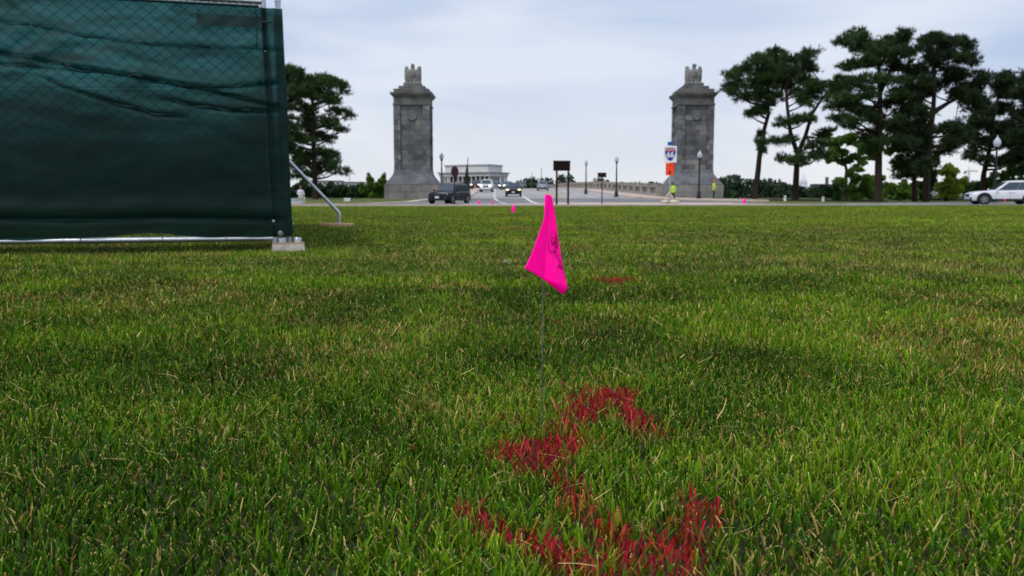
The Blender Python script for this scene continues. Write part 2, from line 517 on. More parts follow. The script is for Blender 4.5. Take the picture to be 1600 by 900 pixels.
# bridge: deck, raised footways, markings, parapets
bz = lambda x, y: road_z(y)
BY = frange(91.5, 150, 20) + frange(155, 300, 20) + frange(310, 760, 24)
bm_road = sheet('bridge_road', lambda t: (axis(t) - 9.2, t), lambda t: (axis(t) + 9.2, t), BY, 6, 0.036, M['asphalt'], kind='structure', zf=bz)
mb = MB()
mb.loft([[(axis(t) - 13.2, t, road_z(t) - 0.06), (axis(t) + 13.2, t, road_z(t) - 0.06), (axis(t) + 13.2, t, road_z(t) - 2.2), (axis(t) - 13.2, t, road_z(t) - 2.2)] for t in [96] + BY[1:]])
for yy in (190, 270, 350, 430, 510, 590, 670):
    mb.box((axis(yy), yy, -3.5), (25, 6, 9))
mb.build('deck_slab', M['balustrade'], bm_road)
def right_inner(t):
    return (float(np.interp(t, [78.5, 82, 86, 92, 98], [18.5, 15.6, 14.6, 13.7, axis(98) + 9.0])) if t < 98 else axis(t) + 9.0, t)
def right_outer(t):
    return (float(np.interp(t, [78.5, 88, 89.4, 98], [24, 17.4, 17.0, axis(98) + 12.6])) if t < 98 else axis(t) + 12.6, t)
sheet('bridge_footway', right_inner, right_outer, [79, 80, 82, 84, 86, 88, 90, 92, 94, 96, 98] + [y for y in BY if y > 99], 3, 0.18, M['concrete'], kind='structure', zf=bz, skirt=0.2)
def left_outer(t):
    return (axis(t) - 12.6, t)
sheet('bridge_footway', lambda t: (float(np.interp(t, [86, 92, 98], [-6.0, -5.0, axis(98) - 9.0])) if t < 98 else axis(t) - 9.0, t), left_outer,
      [86, 88, 90, 92, 94, 96, 98] + [y for y in BY if y > 99], 3, 0.18, M['concrete'], kind='structure', zf=bz, skirt=0.2)

def marking(off, w, y0, y1, m, parent, z=0.044, flare=0.0):
    n = max(2, int((y1 - y0) / 3))
    sheet('lane_marking', lambda t: (axis(t) + off - w / 2 + flare * max(0, 92 - t), t), lambda t: (axis(t) + off + w / 2 + flare * max(0, 92 - t), t), frange(y0, y1, n), 1, z, m, parent, zf=bz)
for a, b in ((57.5, 91), (91.6, 140), (146, 180), (190, 260)):
    marking(-2.9, 0.32, a, b, M['mark_white'], bm_road)
for a, b in ((62, 76), (80, 93), (98, 111), (117, 130), (138, 160), (170, 200)):
    marking(-6.3, 0.26, a, b, M['mark_white'], bm_road, flare=0.032)
marking(1.15, 0.18, 93, 320, M['mark_yellow'], bm_road)
marking(1.55, 0.18, 93, 320, M['mark_yellow'], bm_road)
for a, b in ((96, 104), (112, 122), (132, 142)):
    marking(4.9, 0.24, a, b, M['mark_white'], bm_road)
sheet('stop_line', lambda t: (t, 57.6), lambda t: (t, 58.6), frange(-2.2, 5.0, 8), 1, 0.042, M['mark_white'], ring)
sheet('asphalt_patch', lambda t: (t, 59.8), lambda t: (t, 66.5 + 1.2 * math.sin(t)), frange(-3.5, 2.5, 20), 3, 0.037, M['asphalt'], ring)

def balustrade(sgn, label):
    root = empty('balustrade', (axis(97) + sgn * 12.4, 97, road_z(97)), 0, label, 'balustrade', 'stone parapets of the bridge')
    base = Vector(root.location)
    L = lambda x, y, z: Vector((x, y, z)) - base
    ysec = frange(97, 160, 14) + frange(170, 320, 10) + frange(350, 740, 10)
    for nm, w, z0, z1 in (('plinth', 0.62, 0.10, 0.48), ('rail', 0.66, 1.16, 1.40)):
        mb = MB()
        mb.loft([[L(axis(t) + sgn * 12.4 - w / 2, t, road_z(t) + z0), L(axis(t) + sgn * 12.4 + w / 2, t, road_z(t) + z0),
                  L(axis(t) + sgn * 12.4 + w / 2, t, road_z(t) + z1), L(axis(t) + sgn * 12.4 - w / 2, t, road_z(t) + z1)] for t in ysec])
        mb.build(nm, M['balustrade'], root)
    y = 97.0
    k = 0
    bal = MB()
    while y < 330:
        c = L(axis(y) + sgn * 12.4, y, road_z(y) + 0.74)
        mb = MB(); mb.box((0, 0, 0), (0.74, 1.5, 1.42)); mb.box((0, 0, 0.75), (0.86, 1.66, 0.12))
        o = mb.build('pier', M['balustrade'], root); o.location = c
        for q in range(1, 9):
            yy = y + 0.85 + q * 0.42
            if y > 210 and q % 2: continue
            cc = L(axis(yy) + sgn * 12.4, yy, road_z(yy) + 0.82)
            bal.box(cc, (0.24, 0.17, 0.72))
        y += 5.4
        k += 1
    o = bal.build('baluster_row', M['balustrade'], root)
    o['kind'] = 'stuff'
balustrade(1, 'pale stone bridge parapet receding behind the right footway lamps')
balustrade(-1, 'pale stone bridge parapet on the far left side behind the left pylon')

# ------------------------------------------------------------------ pylons with eagles
def fuse(mb, voxel, name, m, parent):
    o = mb.build(name, m, parent, True)
    md = o.modifiers.new('fuse', 'REMESH')
    md.mode = 'VOXEL'
    md.voxel_size = voxel
    md.use_smooth_shade = True
    sm = o.modifiers.new('smooth', 'SMOOTH'); sm.iterations = 3; sm.factor = 0.4
    dg = bpy.context.evaluated_depsgraph_get()
    me = bpy.data.meshes.new_from_object(o.evaluated_get(dg))
    o.modifiers.clear()
    o.data = me
    if len(me.materials) == 0: me.materials.append(m)
    me.polygons.foreach_set('use_smooth', [True] * len(me.polygons))
    return o

def eagle(parent, z0, turn):
    mb = MB()
    # body, breast, neck, head and beak facing the camera (-y)
    mb.loft([[(r * math.cos(a) * 1.0, cy + r * 0.8 * math.sin(a), z) for a in [2 * math.pi * k / 14 for k in range(14)]]
             for z, r, cy in ((0.15, 0.26, 0.0), (0.45, 0.34, -0.05), (0.8, 0.40, -0.12), (1.15, 0.40, -0.16), (1.4, 0.30, -0.14), (1.6, 0.22, -0.12), (1.75, 0.20, -0.13))])
    mb.ball((0.0, -0.16, 1.88), (0.21, 0.24, 0.20), 12, 8)
    bx = 0.22 * turn
    mb.tube([(bx * 0.4, -0.28, 1.88), (bx, -0.40, 1.86), (bx * 1.25, -0.46, 1.76)], [0.10, 0.075, 0.02], 8)
    for s in (-1, 1):
        # raised wing: thick curved slab rising beside the head, feather tips down at the plinth
        rings = []
        for t in frange(0, 1, 10):
            zz = 0.05 + 1.78 * t
            xo = 0.84 + 0.06 * math.sin(t * math.pi)
            xi = 0.26 + 0.04 * t + 0.26 * (max(0, t - 0.66) / 0.34) ** 1.2
            yy = 0.10 - 0.16 * math.sin(t * math.pi)
            th = 0.15 * (1 - 0.35 * t)
            rings.append([(s * xi, yy - th, zz), (s * (xi + xo) / 2, yy - th * 1.5 - 0.05, zz), (s * xo, yy - th * 0.6 + 0.12, zz),
                          (s * xo, yy + th + 0.15, zz), (s * (xi + xo) / 2, yy + th + 0.1, zz), (s * xi, yy + th, zz)])
        mb.loft(rings)
        for q in range(5):     # feather ribs
            xx = 0.40 + 0.10 * q
            mb.tube([(s * xx, -0.12 + 0.03 * q, 0.08), (s * (xx + 0.02), -0.20 + 0.03 * q, 0.9), (s * (xx - 0.02 + 0.03 * q), -0.1 + 0.03 * q, 1.35 + 0.05 * q)], [0.05, 0.055, 0.035], 6)
        mb.tube([(s * 0.17, -0.12, 0.6), (s * 0.19, -0.24, 0.3), (s * 0.20, -0.30, 0.05)], [0.17, 0.12, 0.10], 8)
    mb.box((0, 0, 0.04), (1.76, 0.9, 0.12))
    o = fuse(mb, 0.042, 'eagle_statue', M['eagle_stone'], parent)
    o.location = (0, 0, z0)
    return o

def block_ring(root, half, z0, z1, nface, depth, m, jit, panel=None, gap=0.022):
    """One course of separate stones round the square shaft; panel=(half-width, recess) sinks the middle ones."""
    for side in range(4):
        rot = Matrix.Rotation(side * math.pi / 2, 4, 'Z')
        cuts = [-half + (0 if side % 2 else depth)]
        end = half - (0 if side % 2 else depth)
        if panel:
            inner = frange(-panel[0], panel[0], nface)
            if jit: inner = [inner[0]] + [v + jit for v in inner[1:-1]] + [inner[-1]]
            cuts += inner + [end]
        else:
            c = frange(cuts[0], end, nface)
            cuts = [c[0]] + [v + jit for v in c[1:-1]] + [c[-1]]
        for a, b in zip(cuts[:-1], cuts[1:]):
            mid = (a + b) / 2
            rec = panel[1] if panel and abs(mid) < panel[0] else 0.0
            mb = MB()
            pr = random.uniform(-0.006, 0.010)
            mb.box((mid, -(half - rec - depth / 2) - pr, (z0 + z1) / 2), (b - a - gap, depth, z1 - z0 - gap), rot)
            mb.build('stone_block', m if random.random() > 0.13 else M['granite_pale'], root)

def pylon(px, Y, label, turn):
    c = P(px, 310, Y)
    z0 = 0.30
    root = empty('bridge_pylon', (c.x, Y, z0), 0, label, 'pylon', 'stone pylons with eagles at the bridge head')
    u = 0.93 * Y / F_PX                            # metres per photo pixel on the near face
    H = lambda y: P(px, y, Y).z - z0               # height of a photo row
    half = 29.2 * u
    # plinth courses
    zb = [0, (H(289)) * 0.5, H(289)]
    hp = 43.5 * u
    for i in range(2):
        block_ring(root, hp, zb[i], zb[i + 1], 4 if i else 3, 0.5, M['granite_pale'], 0.0)
    mb = MB(); mb.box((0, 0, H(289) / 2), (2 * hp - 0.7, 2 * hp - 0.7, H(289) - 0.02)); mb.box((0, 0, H(215)), (2 * half - 0.5, 2 * half - 0.5, H(160) - H(270)))
    mb.build('core', M['granite_core'], root)
    # flared base
    rings = []
    for y, hw in ((289, 42.4), (287.6, 42.2), (286.4, 40.6), (283, 38.4), (280, 36.0), (277, 33.4), (274, 31.4), (271, 30.1), (266, 29.5)):
        h = hw * u
        rings.append([(-h, -h, H(y)), (h, -h, H(y)), (h, h, H(y)), (-h, h, H(y))])
    mb = MB(); mb.loft(rings); mb.build('flared_base', M['granite'], root, bevel=0.02)
    # shaft courses
    n = 13
    zz = frange(H(266), H(167), n)
    for i in range(n):
        block_ring(root, half, zz[i], zz[i + 1], 3 if i % 2 else 2, 0.42, M['granite'], 0.0, (half * 0.62, 0.22))
    # architrave, cornice, steps
    def slab(name, y1, y0, hw, m=M['granite_trim'], flare=None):
        a = hw * u
        b = (flare or hw) * u
        mb = MB()
        mb.loft([[(-a, -a, H(y1)), (a, -a, H(y1)), (a, a, H(y1)), (-a, a, H(y1))], [(-b, -b, H(y0)), (b, -b, H(y0)), (b, b, H(y0)), (-b, b, H(y0))]])
        return mb.build(name, m, root, bevel=0.03)
    slab('architrave', 166.9, 164.5, 30.4)
    slab('frieze', 164.4, 155.2, 28.9)
    slab('bed_moulding', 155.1, 151.5, 29.4, flare=32.4)
    slab('cornice', 151.4, 147.6, 33.2, flare=34.4)
    slab('step', 147.5, 141.8, 28.6)
    slab('step', 141.7, 136.6, 21.4)
    slab('step', 136.5, 131.0, 14.4)
    # wreath on the panel
    mb = MB()
    wy = -(half - 0.22) - 0.02
    mb.lathe([(0.0, -0.02), (0.46, -0.02), (0.50, 0.06), (0.42, 0.12), (0.34, 0.08), (0.20, 0.10), (0.0, 0.12)], 24, mtx=Matrix.Translation((0.05, wy, H(183))) @ Matrix.Rotation(math.pi / 2, 4, 'X'))
    for k in range(18):
        a = 2 * math.pi * k / 18
        mb.ball((0.05 + 0.42 * math.cos(a), wy - 0.10, H(183) + 0.42 * math.sin(a)), (0.09, 0.05, 0.07), 6, 4)
    mb.build('wreath', M['granite'], root, True)
    eagle(root, H(131.0), turn)
    return root
pylon(647.5, 92.0, 'left grey stone pylon topped by an eagle, behind the dark blue SUV', 0.6)
pylon(1079.5, 92.0, 'right grey stone pylon topped by an eagle, behind the Interstate 66 sign', 1.0)

# ------------------------------------------------------------------ far side of the river
def temple():
    D = 824.0
    c = P(752, 300, D)
    th = R(28.7)
    root = empty('memorial_temple', (c.x - 8, D + 18, 1.0), -th, 'white columned marble memorial temple across the bridge, left of centre', 'temple')
    hw, hd = 28.9, 18.0
    H = lambda y: P(752, y, D).z - 1.0
    mb = MB()
    for k in range(3):
        mb.box((0, 0, 0.5 + k * 1.0), (2 * hw + 8 - 2 * k, 2 * hd + 8 - 2 * k, 1.0))
    mb.build('steps', M['marble'], root)
    z1, z2, z3, z4 = 3.0, H(275.5), H(269.5), H(257.5)
    mb = MB(); mb.box((0, 0, (z1 + z2) / 2), (2 * hw - 13, 2 * hd - 13, z2 - z1)); mb.build('cella', M['cella'], root)
    mb = MB(); mb.box((0, 0, (z2 + z3) / 2 - 0.2), (2 * hw, 2 * hd, z3 - z2 - 0.6)); mb.build('entablature', M['marble'], root)
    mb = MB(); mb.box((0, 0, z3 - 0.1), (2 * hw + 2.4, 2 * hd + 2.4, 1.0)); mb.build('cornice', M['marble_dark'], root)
    mb = MB(); mb.box((0, 0, (z3 + z4) / 2), (2 * hw - 9, 2 * hd - 9, z4 - z3 - 1.2)); mb.build('attic', M['marble'], root)
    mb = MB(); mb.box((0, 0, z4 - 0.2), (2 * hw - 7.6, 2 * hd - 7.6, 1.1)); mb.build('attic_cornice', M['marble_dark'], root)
    pm = None
    pts = [(-hw + 1.6 + i * (2 * hw - 3.2) / 11, s * (hd - 1.6)) for i in range(12) for s in (-1, 1)] + \
          [(s * (hw - 1.6), -hd + 1.6 + i * (2 * hd - 3.2) / 7) for i in range(1, 7) for s in (-1, 1)]
    for x, y in pts:
        if pm is None:
            mb = MB(); mb.lathe([(1.25, 0), (1.25, 0.4), (1.12, 0.5), (1.05, (z2 - z1) * 0.5), (0.92, z2 - z1 - 0.9), (1.3, z2 - z1 - 0.3), (1.3, z2 - z1 - 0.02)], 14)
            o = mb.build('column', M['marble'], root, True); pm = o.data
        else:
            o = link('column', pm, None, root)
        o.location = (x, y, z1)
temple()

def leaf_cloud(centers, radii, n, size, seed, flat=0.0, shell=0.55):
    """n leaf quads spread through ellipsoid clumps; returns verts, tris."""
    r = np.random.default_rng(seed)
    centers = np.asarray(centers, float); radii = np.asarray(radii, float)
    w = (radii[:, 0] * radii[:, 1] * radii[:, 2]) ** (2 / 3)
    idx = r.choice(len(centers), n, p=w / w.sum())
    d = r.normal(size=(n, 3)); d /= np.linalg.norm(d, axis=1)[:, None]
    rad = shell + (1 - shell) * r.random(n) ** 0.7
    rad *= np.where(r.random(n) < 0.25, r.random(n), 1)
    c = centers[idx] + d * radii[idx] * rad[:, None]
    a = r.normal(size=(n, 3)); a[:, 2] *= (1 - flat)
    a /= np.linalg.norm(a, axis=1)[:, None]
    b = np.cross(a, r.normal(size=(n, 3))); b /= np.linalg.norm(b, axis=1)[:, None]
    s = size * (0.6 + 0.8 * r.random(n))[:, None]
    v = np.stack([c - a * s, c + b * s * 0.5, c + a * s, c - b * s * 0.5], 1).reshape(-1, 3)
    q = np.arange(n)[:, None] * 4
    t = np.concatenate([q + [0, 1, 2], q + [0, 2, 3]], 0)
    return v, t

# wood across the water (reads as one mass)
prof = [(-900, 292), (300, 292), (450, 292), (500, 291), (560, 292), (600, 284), (640, 285), (690, 293), (790, 292), (805, 284), (818, 281), (830, 277), (842, 280), (852, 278), (866, 279), (872, 275), (881, 271), (890, 273), (897, 281),
        (905, 287), (925, 287), (933, 279), (941, 277), (948, 281), (955, 287), (1030, 286), (1110, 283), (1125, 279), (1133, 274), (1143, 271), (1153, 275), (1165, 280), (1180, 280), (1198, 278), (1208, 281), (1220, 284), (1232, 288),
        (1245, 292), (1300, 293), (1340, 292), (1400, 291), (1470, 286), (1530, 283), (1600, 285), (2500, 288)]
cs, rs = [], []
px = -500.0
while px < 2300:
    Y = random.uniform(775, 800)
    yt = float(np.interp(px, [p[0] for p in prof], [p[1] for p in prof])) + random.uniform(-3.5, -1.0)
    top = P(px, yt, Y).z
    x = P(px, 300, Y).x
    hgt = top - 0.8
    rr = random.uniform(4.5, 7.0)
    for k in range(5):
        f = (k + 0.6) / 5.2
        rk = rr * (1.0 - 0.45 * f)
        cs.append((x + random.uniform(-2, 2), Y + random.uniform(-3, 3), 0.8 + hgt * f * 0.97 - rk * 0.35 * f)); rs.append((rk, rk, max(1.6, min(rk * 0.8, hgt * 0.2))))
    px += random.uniform(4.0, 7.5) if 400 < px < 1650 else 14
v, t = leaf_cloud(cs, rs, 60000, 1.6, 3, shell=0.6)
tag(np_mesh('far_wood', v, t, M['woods']), 'dark green wood along the far bank behind the bridge', 'trees', kind='stuff')

def far_building(px0, px1, ytop, ybot, D, m, label, rows, cols, roof=None):
    a, b = P(px0, ytop, D), P(px1, ytop, D)
    base = 1.0
    root = empty('far_building', ((a.x + b.x) / 2, D + 10, base), 0, label, 'building')
    w, h = b.x - a.x, a.z - base
    mb = MB(); mb.box((0, 0, h / 2), (w, 20, h)); mb.build('wall', m, root)
    mb = MB(); mb.box((0, 0, h + 0.5), (w + 1.2, 21.2, 1.0)); mb.build('roof', roof or M['far_roof'], root)
    mb0 = None
    for i in range(cols):
        for j in range(rows):
            if mb0 is None:
                mb = MB(); mb.box((0, 0, 0), (w / cols * 0.5, 0.5, h / rows * 0.45)); o = mb.build('window', M['far_window'], root); mb0 = o.data
            else:
                o = link('window', mb0, None, root)
            o.location = (-w / 2 + (i + .5) * w / cols, -10.1, (j + .55) * h / rows)
    return root
far_building(470, 531, 283.5, 300, 900, M['far_white'], 'long low pale building on the left skyline behind the hedge', 4, 9)
far_building(534, 566, 285.5, 300, 880, M['far_white'], 'lower pale building under the tower crane on the left skyline', 3, 6)
rb = far_building(1274, 1296, 288.5, 300, 1150, M['brick_dark'], 'dark flat building with tall chimney right of the white dome', 2, 5, M['brick_dark'])
mb = MB(); mb.box((10.2, 2, 15.5), (3.4, 3.4, 25)); mb.build('chimney', M['brick_dark'], rb)
far_building(1300, 1312, 289, 300, 1140, M['brick'], 'small orange brick building beside the chimney on the right skyline', 2, 3, M['brick'])

def capitol():
    D = 2600.0
    c = P(1254.5, 300, D)
    root = empty('domed_building', (c.x, D, 1), 0, 'white domed building on the horizon beside the second pine trunk', 'building')
    u = D / F_PX
    z = lambda y: P(1254, y, D).z - 1
    mb = MB(); mb.box((0, 0, z(291) / 2), (60 * u * 0.6, 40, z(291))); mb.build('wing', M['dome_white'], root)
    mb = MB(); mb.lathe([(6.3 * u, z(291)), (6.3 * u, z(289.5)), (5.4 * u, z(289.3)), (5.4 * u, z(285.5)), (5.8 * u, z(285.3)), (5.8 * u, z(284.6))], 24); mb.build('drum', M['dome_white'], root, True)
    mb = MB(); mb.lathe([(4.9 * u, z(284.6)), (4.7 * u, z(282.5)), (4.0 * u, z(280.3)), (2.8 * u, z(278.6)), (1.3 * u, z(277.7))], 24); mb.build('dome', M['dome_white'], root, True)
    mb = MB(); mb.lathe([(1.1 * u, z(277.8)), (1.0 * u, z(275)), (0.5 * u, z(273.6)), (0.35 * u, z(270.5)), (0.05 * u, z(269))], 12); mb.build('lantern', M['dome_white'], root, True)
    for k in range(20):
        a = 2 * math.pi * k / 20
        mb = MB(); mb.lathe([(0.33 * u, z(289.2)), (0.3 * u, z(285.6))], 6); o = mb.build('column', M['dome_white'], root); o.location = (5.75 * u * math.cos(a), 5.75 * u * math.sin(a), 0)
capitol()

def crane(px, ytop, D, half, label):
    c = P(px, ytop, D)
    root = empty('tower_crane', (c.x, D, 1), 0.2, label, 'crane', 'tower cranes on the skyline')
    h = c.z - 1
    u = D / F_PX
    mb = MB()
    for dx, dy in ((-1, -1), (1, -1), (1, 1), (-1, 1)): mb.box((dx * .8, dy * .8, h / 2), (0.28, 0.28, h))
    k = 0
    while k * 2 < h - 2:
        s = 1 if k % 2 else -1
        mb.tube([(-.8 * s, -.8, k * 2), (.8 * s, -.8, k * 2 + 2)], 0.12, 4); k += 1
    mb.build('mast', M['crane'], root)
    mb = MB()
    jl = half * u
    for dy, dz in ((-.6, 0), (.6, 0), (0, 1.2)): mb.tube([(-jl * 0.45, dy, h + dz), (jl, dy, h + dz)], 0.2, 4)
    k = -jl * 0.45
    while k < jl - 1.6:
        mb.tube([(k, -.6, h), (k + 1.5, 0, h + 1.2), (k + 1.6, .6, h)], 0.1, 4); k += 1.7
    mb.build('jib', M['crane'], root)
    mb = MB(); mb.box((-jl * 0.42, 0, h - 1.3), (2.6, 1.6, 2.4)); mb.build('counterweight', M['crane'], root)
    mb = MB(); mb.tube([(0, 0, h + 1), (0, 0, h + 5.5)], [0.5, 0.1], 4); mb.tube([(0, 0, h + 5.5), (jl * .7, 0, h + 1.2)], 0.08, 4); mb.tube([(0, 0, h + 5.5), (-jl * .4, 0, h + 1.2)], 0.08, 4); mb.build('tie_bar', M['crane'], root)
crane(546, 271.8, 930, 9, 'thin tower crane on the skyline between the left pine and left pylon')
crane(1514, 268, 1000, 16, 'thin tower crane seen through the gap under the right pines')

# ------------------------------------------------------------------ pines
def pine(name, label, Y, trunks, pads, origin, scale, m, r0, seed, tuft=0.40, dens=1.0, group='pines along the bank', fill=0.22):
    r = np.random.default_rng(seed)
    to = lambda z, dy=0.0: P(origin[0] + z[0] / scale, origin[1] + z[1] / scale, Y + dy)
    base = to(trunks[0][0])
    gz = ground_z(base.x, Y)
    root = empty(name, (base.x, Y, gz), 0, label, 'tree', group)
    off = Vector((base.x, Y, gz))
    mb = MB()
    allp = []
    for ti, tr in enumerate(trunks):
        pts = [to(p, 0.25 * i * (1 if ti else -0.3)) - off for i, p in enumerate(tr)]
        if ti == 0: pts.insert(0, Vector((pts[0].x - 0.02, 0, -0.25)))
        n = len(pts)
        rb = r0 if ti == 0 else r0 * 0.62
        mb.tube(pts, [rb * (1.18 if i == 0 and ti == 0 else 1) * (1 - 0.72 * i / (n - 1)) for i in range(n)], 10)
        for i in range(n - 1):
            for k in range(6):
                allp.append((pts[i].lerp(pts[i + 1], k / 6), rb * (1 - 0.72 * (i + k / 6) / (n - 1))))
    V, T = [], []
    nv = 0
    u = Y / F_PX / scale
    ctr_x = np.mean([p[0] for p in pads])
    extra = []
    for i in range(len(pads)):                      # fill between neighbouring pads
        near = sorted(range(len(pads)), key=lambda k: (pads[k][0] - pads[i][0]) ** 2 + 2.0 * (pads[k][1] - pads[i][1]) ** 2)[1:3]
        for k in near:
            if r.random() < fill:
                extra.append(((pads[i][0] + pads[k][0]) / 2, (pads[i][1] + pads[k][1]) / 2, pads[i][2] * 0.75, pads[i][3] * 0.75))
    pads = list(pads) + extra
    for zx, zy, rx, ry in pads:
        spread = max(0.6, 2.6 - abs(zx - ctr_x) * u * 0.35)
        dy = r.uniform(-spread, spread)
        c = to((zx, zy), dy) - off
        ax, az = rx * u * 1.12, ry * u * 1.1
        # limb from the trunk, a little lower than the pad
        best = min(allp, key=lambda q: (q[0] - (c - Vector((0, 0, abs(c.x - q[0].x) * 0.35 + 0.2)))).length)
        a, ra = best
        mid = a.lerp(c, 0.55) + Vector((r.uniform(-.15, .15), r.uniform(-.15, .15), -0.10 * (c - a).length + r.uniform(-.1, .1)))
        end = c + Vector((0, 0, -az * 0.35))
        rl = min(ra * 0.55, 0.05 + 0.028 * (c - a).length)
        mb.tube([a, mid, end], [rl, rl * 0.7, 0.025], 5)
        for q in range(3):
            e2 = c + Vector((r.uniform(-.8, .8) * ax, r.uniform(-.7, .7) * ax, r.uniform(-.3, .4) * az))
            mb.tube([mid.lerp(end, 0.6), e2], [rl * 0.45, 0.012], 4)
        # sub-clumps keep the pad's outline ragged
        nsub = max(4, int(9 * ax * az / 0.45) + 3)
        sub = r.normal(size=(nsub, 3)); sub /= np.linalg.norm(sub, axis=1)[:, None]
        sub *= r.random((nsub, 1)) ** 0.5
        sub = sub * np.array([ax, ax * 0.9, az]) + np.array(c)
        nt = int(dens * 130 * (ax * az / 0.5) ** 0.85) + 30
        k = r.integers(0, nsub, nt)
        tc = sub[k] + r.normal(size=(nt, 3)) * np.array([0.20, 0.20, 0.11])
        nn = 7
        outd = (tc - np.array(c)) / np.array([ax, ax, az])
        d = 0.8 * r.normal(size=(nt, nn, 3)) + 0.9 * outd[:, None, :] + np.array([0, 0, 0.75])
        d /= np.linalg.norm(d, axis=2)[:, :, None]
        L = tuft * (0.6 + 0.8 * r.random((nt, nn, 1)))
        sd = np.cross(d, r.normal(size=(nt, nn, 3))); sd /= np.linalg.norm(sd, axis=2)[:, :, None]
        w = 0.034
        p0 = tc[:, None, :] + sd * w
        p1 = tc[:, None, :] - sd * w
        p2 = tc[:, None, :] + d * L
        v = np.stack([p0, p1, p2], 2).reshape(-1, 3)
        T.append(np.arange(len(v)).reshape(-1, 3) + nv)
        nv += len(v)
        V.append(v)
    mb.build('trunk', M['bark'], root, True)
    np_mesh('crown', np.concatenate(V), np.concatenate(T), m, root)
    return root

ZR, SR = (1120, 30), 2.904
pine('pine_tree', 'lone pine with layered branches beside the green fence', 88, [[(170, 715), (166, 560), (160, 420), (160, 300), (152, 200), (148, 120)]],
     [(70, 85, 50, 36), (20, 75, 40, 40), (140, 118, 55, 36), (205, 122, 55, 30), (275, 128, 42, 24), (308, 165, 20, 30), (100, 175, 75, 36), (200, 185, 65, 32), (250, 215, 45, 22), (50, 235, 50, 36), (140, 255, 50, 34),
      (285, 272, 55, 18), (328, 288, 24, 11), (230, 325, 62, 26), (290, 368, 36, 13), (120, 335, 60, 30), (55, 375, 58, 22), (240, 408, 36, 17), (105, 418, 70, 22), (190, 478, 62, 18), (250, 498, 45, 20), (75, 470, 48, 14),
      (200, 562, 66, 16), (282, 572, 42, 14), (80, 540, 48, 22), (85, 590, 55, 22), (60, 150, 50, 50), (30, 300, 40, 50), (-20, 200, 50, 60), (-20, 420, 50, 40), (110, 500, 40, 18), (140, 590, 40, 18), (160, 380, 40, 24)],
     (440, 90), 3.214, M['needles'], 0.34, 11)
pine('pine_tree', 'leftmost of the right-hand pines, bare leaning trunk beside the right pylon', 88, [[(170, 825), (186, 700), (196, 600), (215, 500), (235, 430), (232, 320), (240, 210)]],
     [(58, 255, 38, 16), (48, 315, 38, 16), (100, 290, 50, 22), (130, 225, 45, 22), (180, 180, 38, 22), (220, 190, 58, 30), (268, 150, 34, 15), (290, 190, 48, 26), (160, 300, 50, 24), (200, 260, 60, 32), (260, 240, 60, 32), (100, 345, 38, 16),
      (170, 350, 50, 22), (230, 330, 58, 28), (180, 420, 42, 16), (150, 430, 20, 9), (210, 400, 40, 22), (200, 530, 22, 12), (205, 585, 24, 16), (310, 240, 48, 28), (250, 290, 40, 24)], ZR, SR, M['needles'], 0.36, 12)
pine('pine_tree', 'forked pine second from the right pylon, trunk splitting low', 86, [[(355, 825), (360, 720), (366, 610), (335, 520), (320, 400), (312, 290)], [(366, 615), (402, 530), (432, 430), (475, 365), (530, 320)]],
     [(330, 180, 38, 18), (370, 172, 38, 20), (428, 148, 26, 13), (400, 190, 34, 16), (432, 225, 34, 16), (350, 230, 56, 28), (400, 270, 48, 22), (320, 290, 56, 30), (380, 330, 48, 22), (440, 300, 40, 18), (520, 300, 56, 22), (570, 272, 38, 13),
      (622, 290, 38, 13), (480, 340, 48, 20), (560, 325, 46, 17), (290, 350, 46, 22), (400, 380, 36, 17), (350, 460, 36, 15), (290, 470, 36, 17), (412, 450, 36, 17), (270, 550, 42, 16), (330, 545, 36, 16), (298, 632, 46, 10), (380, 640, 48, 17),
      (432, 600, 48, 26), (445, 560, 40, 22), (500, 520, 46, 26), (470, 620, 38, 18)], ZR, SR, M['needles'], 0.40, 13)
pine('pine_tree', 'tall upright pine in the middle of the right-hand row', 80, [[(730, 832), (733, 700), (736, 560), (740, 420), (740, 300), (735, 220), (700, 140)], [(740, 330), (790, 230), (840, 110)]],
     [(560, 105, 25, 14), (600, 85, 35, 18), (640, 60, 20, 14), (680, 85, 24, 11), (640, 120, 50, 22), (690, 150, 50, 22), (600, 205, 40, 20), (650, 200, 48, 22), (750, 112, 36, 16), (800, 100, 36, 16), (862, 64, 34, 15), (830, 100, 38, 18),
      (780, 150, 56, 26), (850, 150, 56, 28), (720, 190, 48, 26), (800, 210, 58, 30), (870, 230, 48, 32), (640, 290, 56, 22), (700, 270, 48, 22), (800, 280, 48, 26), (560, 360, 56, 17), (540, 402, 38, 13), (620, 370, 48, 17), (690, 350, 46, 17),
      (560, 450, 46, 17), (600, 480, 48, 17), (640, 420, 38, 13), (690, 420, 56, 18), (800, 360, 48, 26), (830, 430, 48, 22), (720, 460, 48, 22), (690, 530, 56, 26), (760, 560, 56, 30), (700, 600, 38, 22), (800, 500, 38, 22), (850, 330, 48, 30)], ZR, SR, M['needles'], 0.42, 14, fill=0.55)
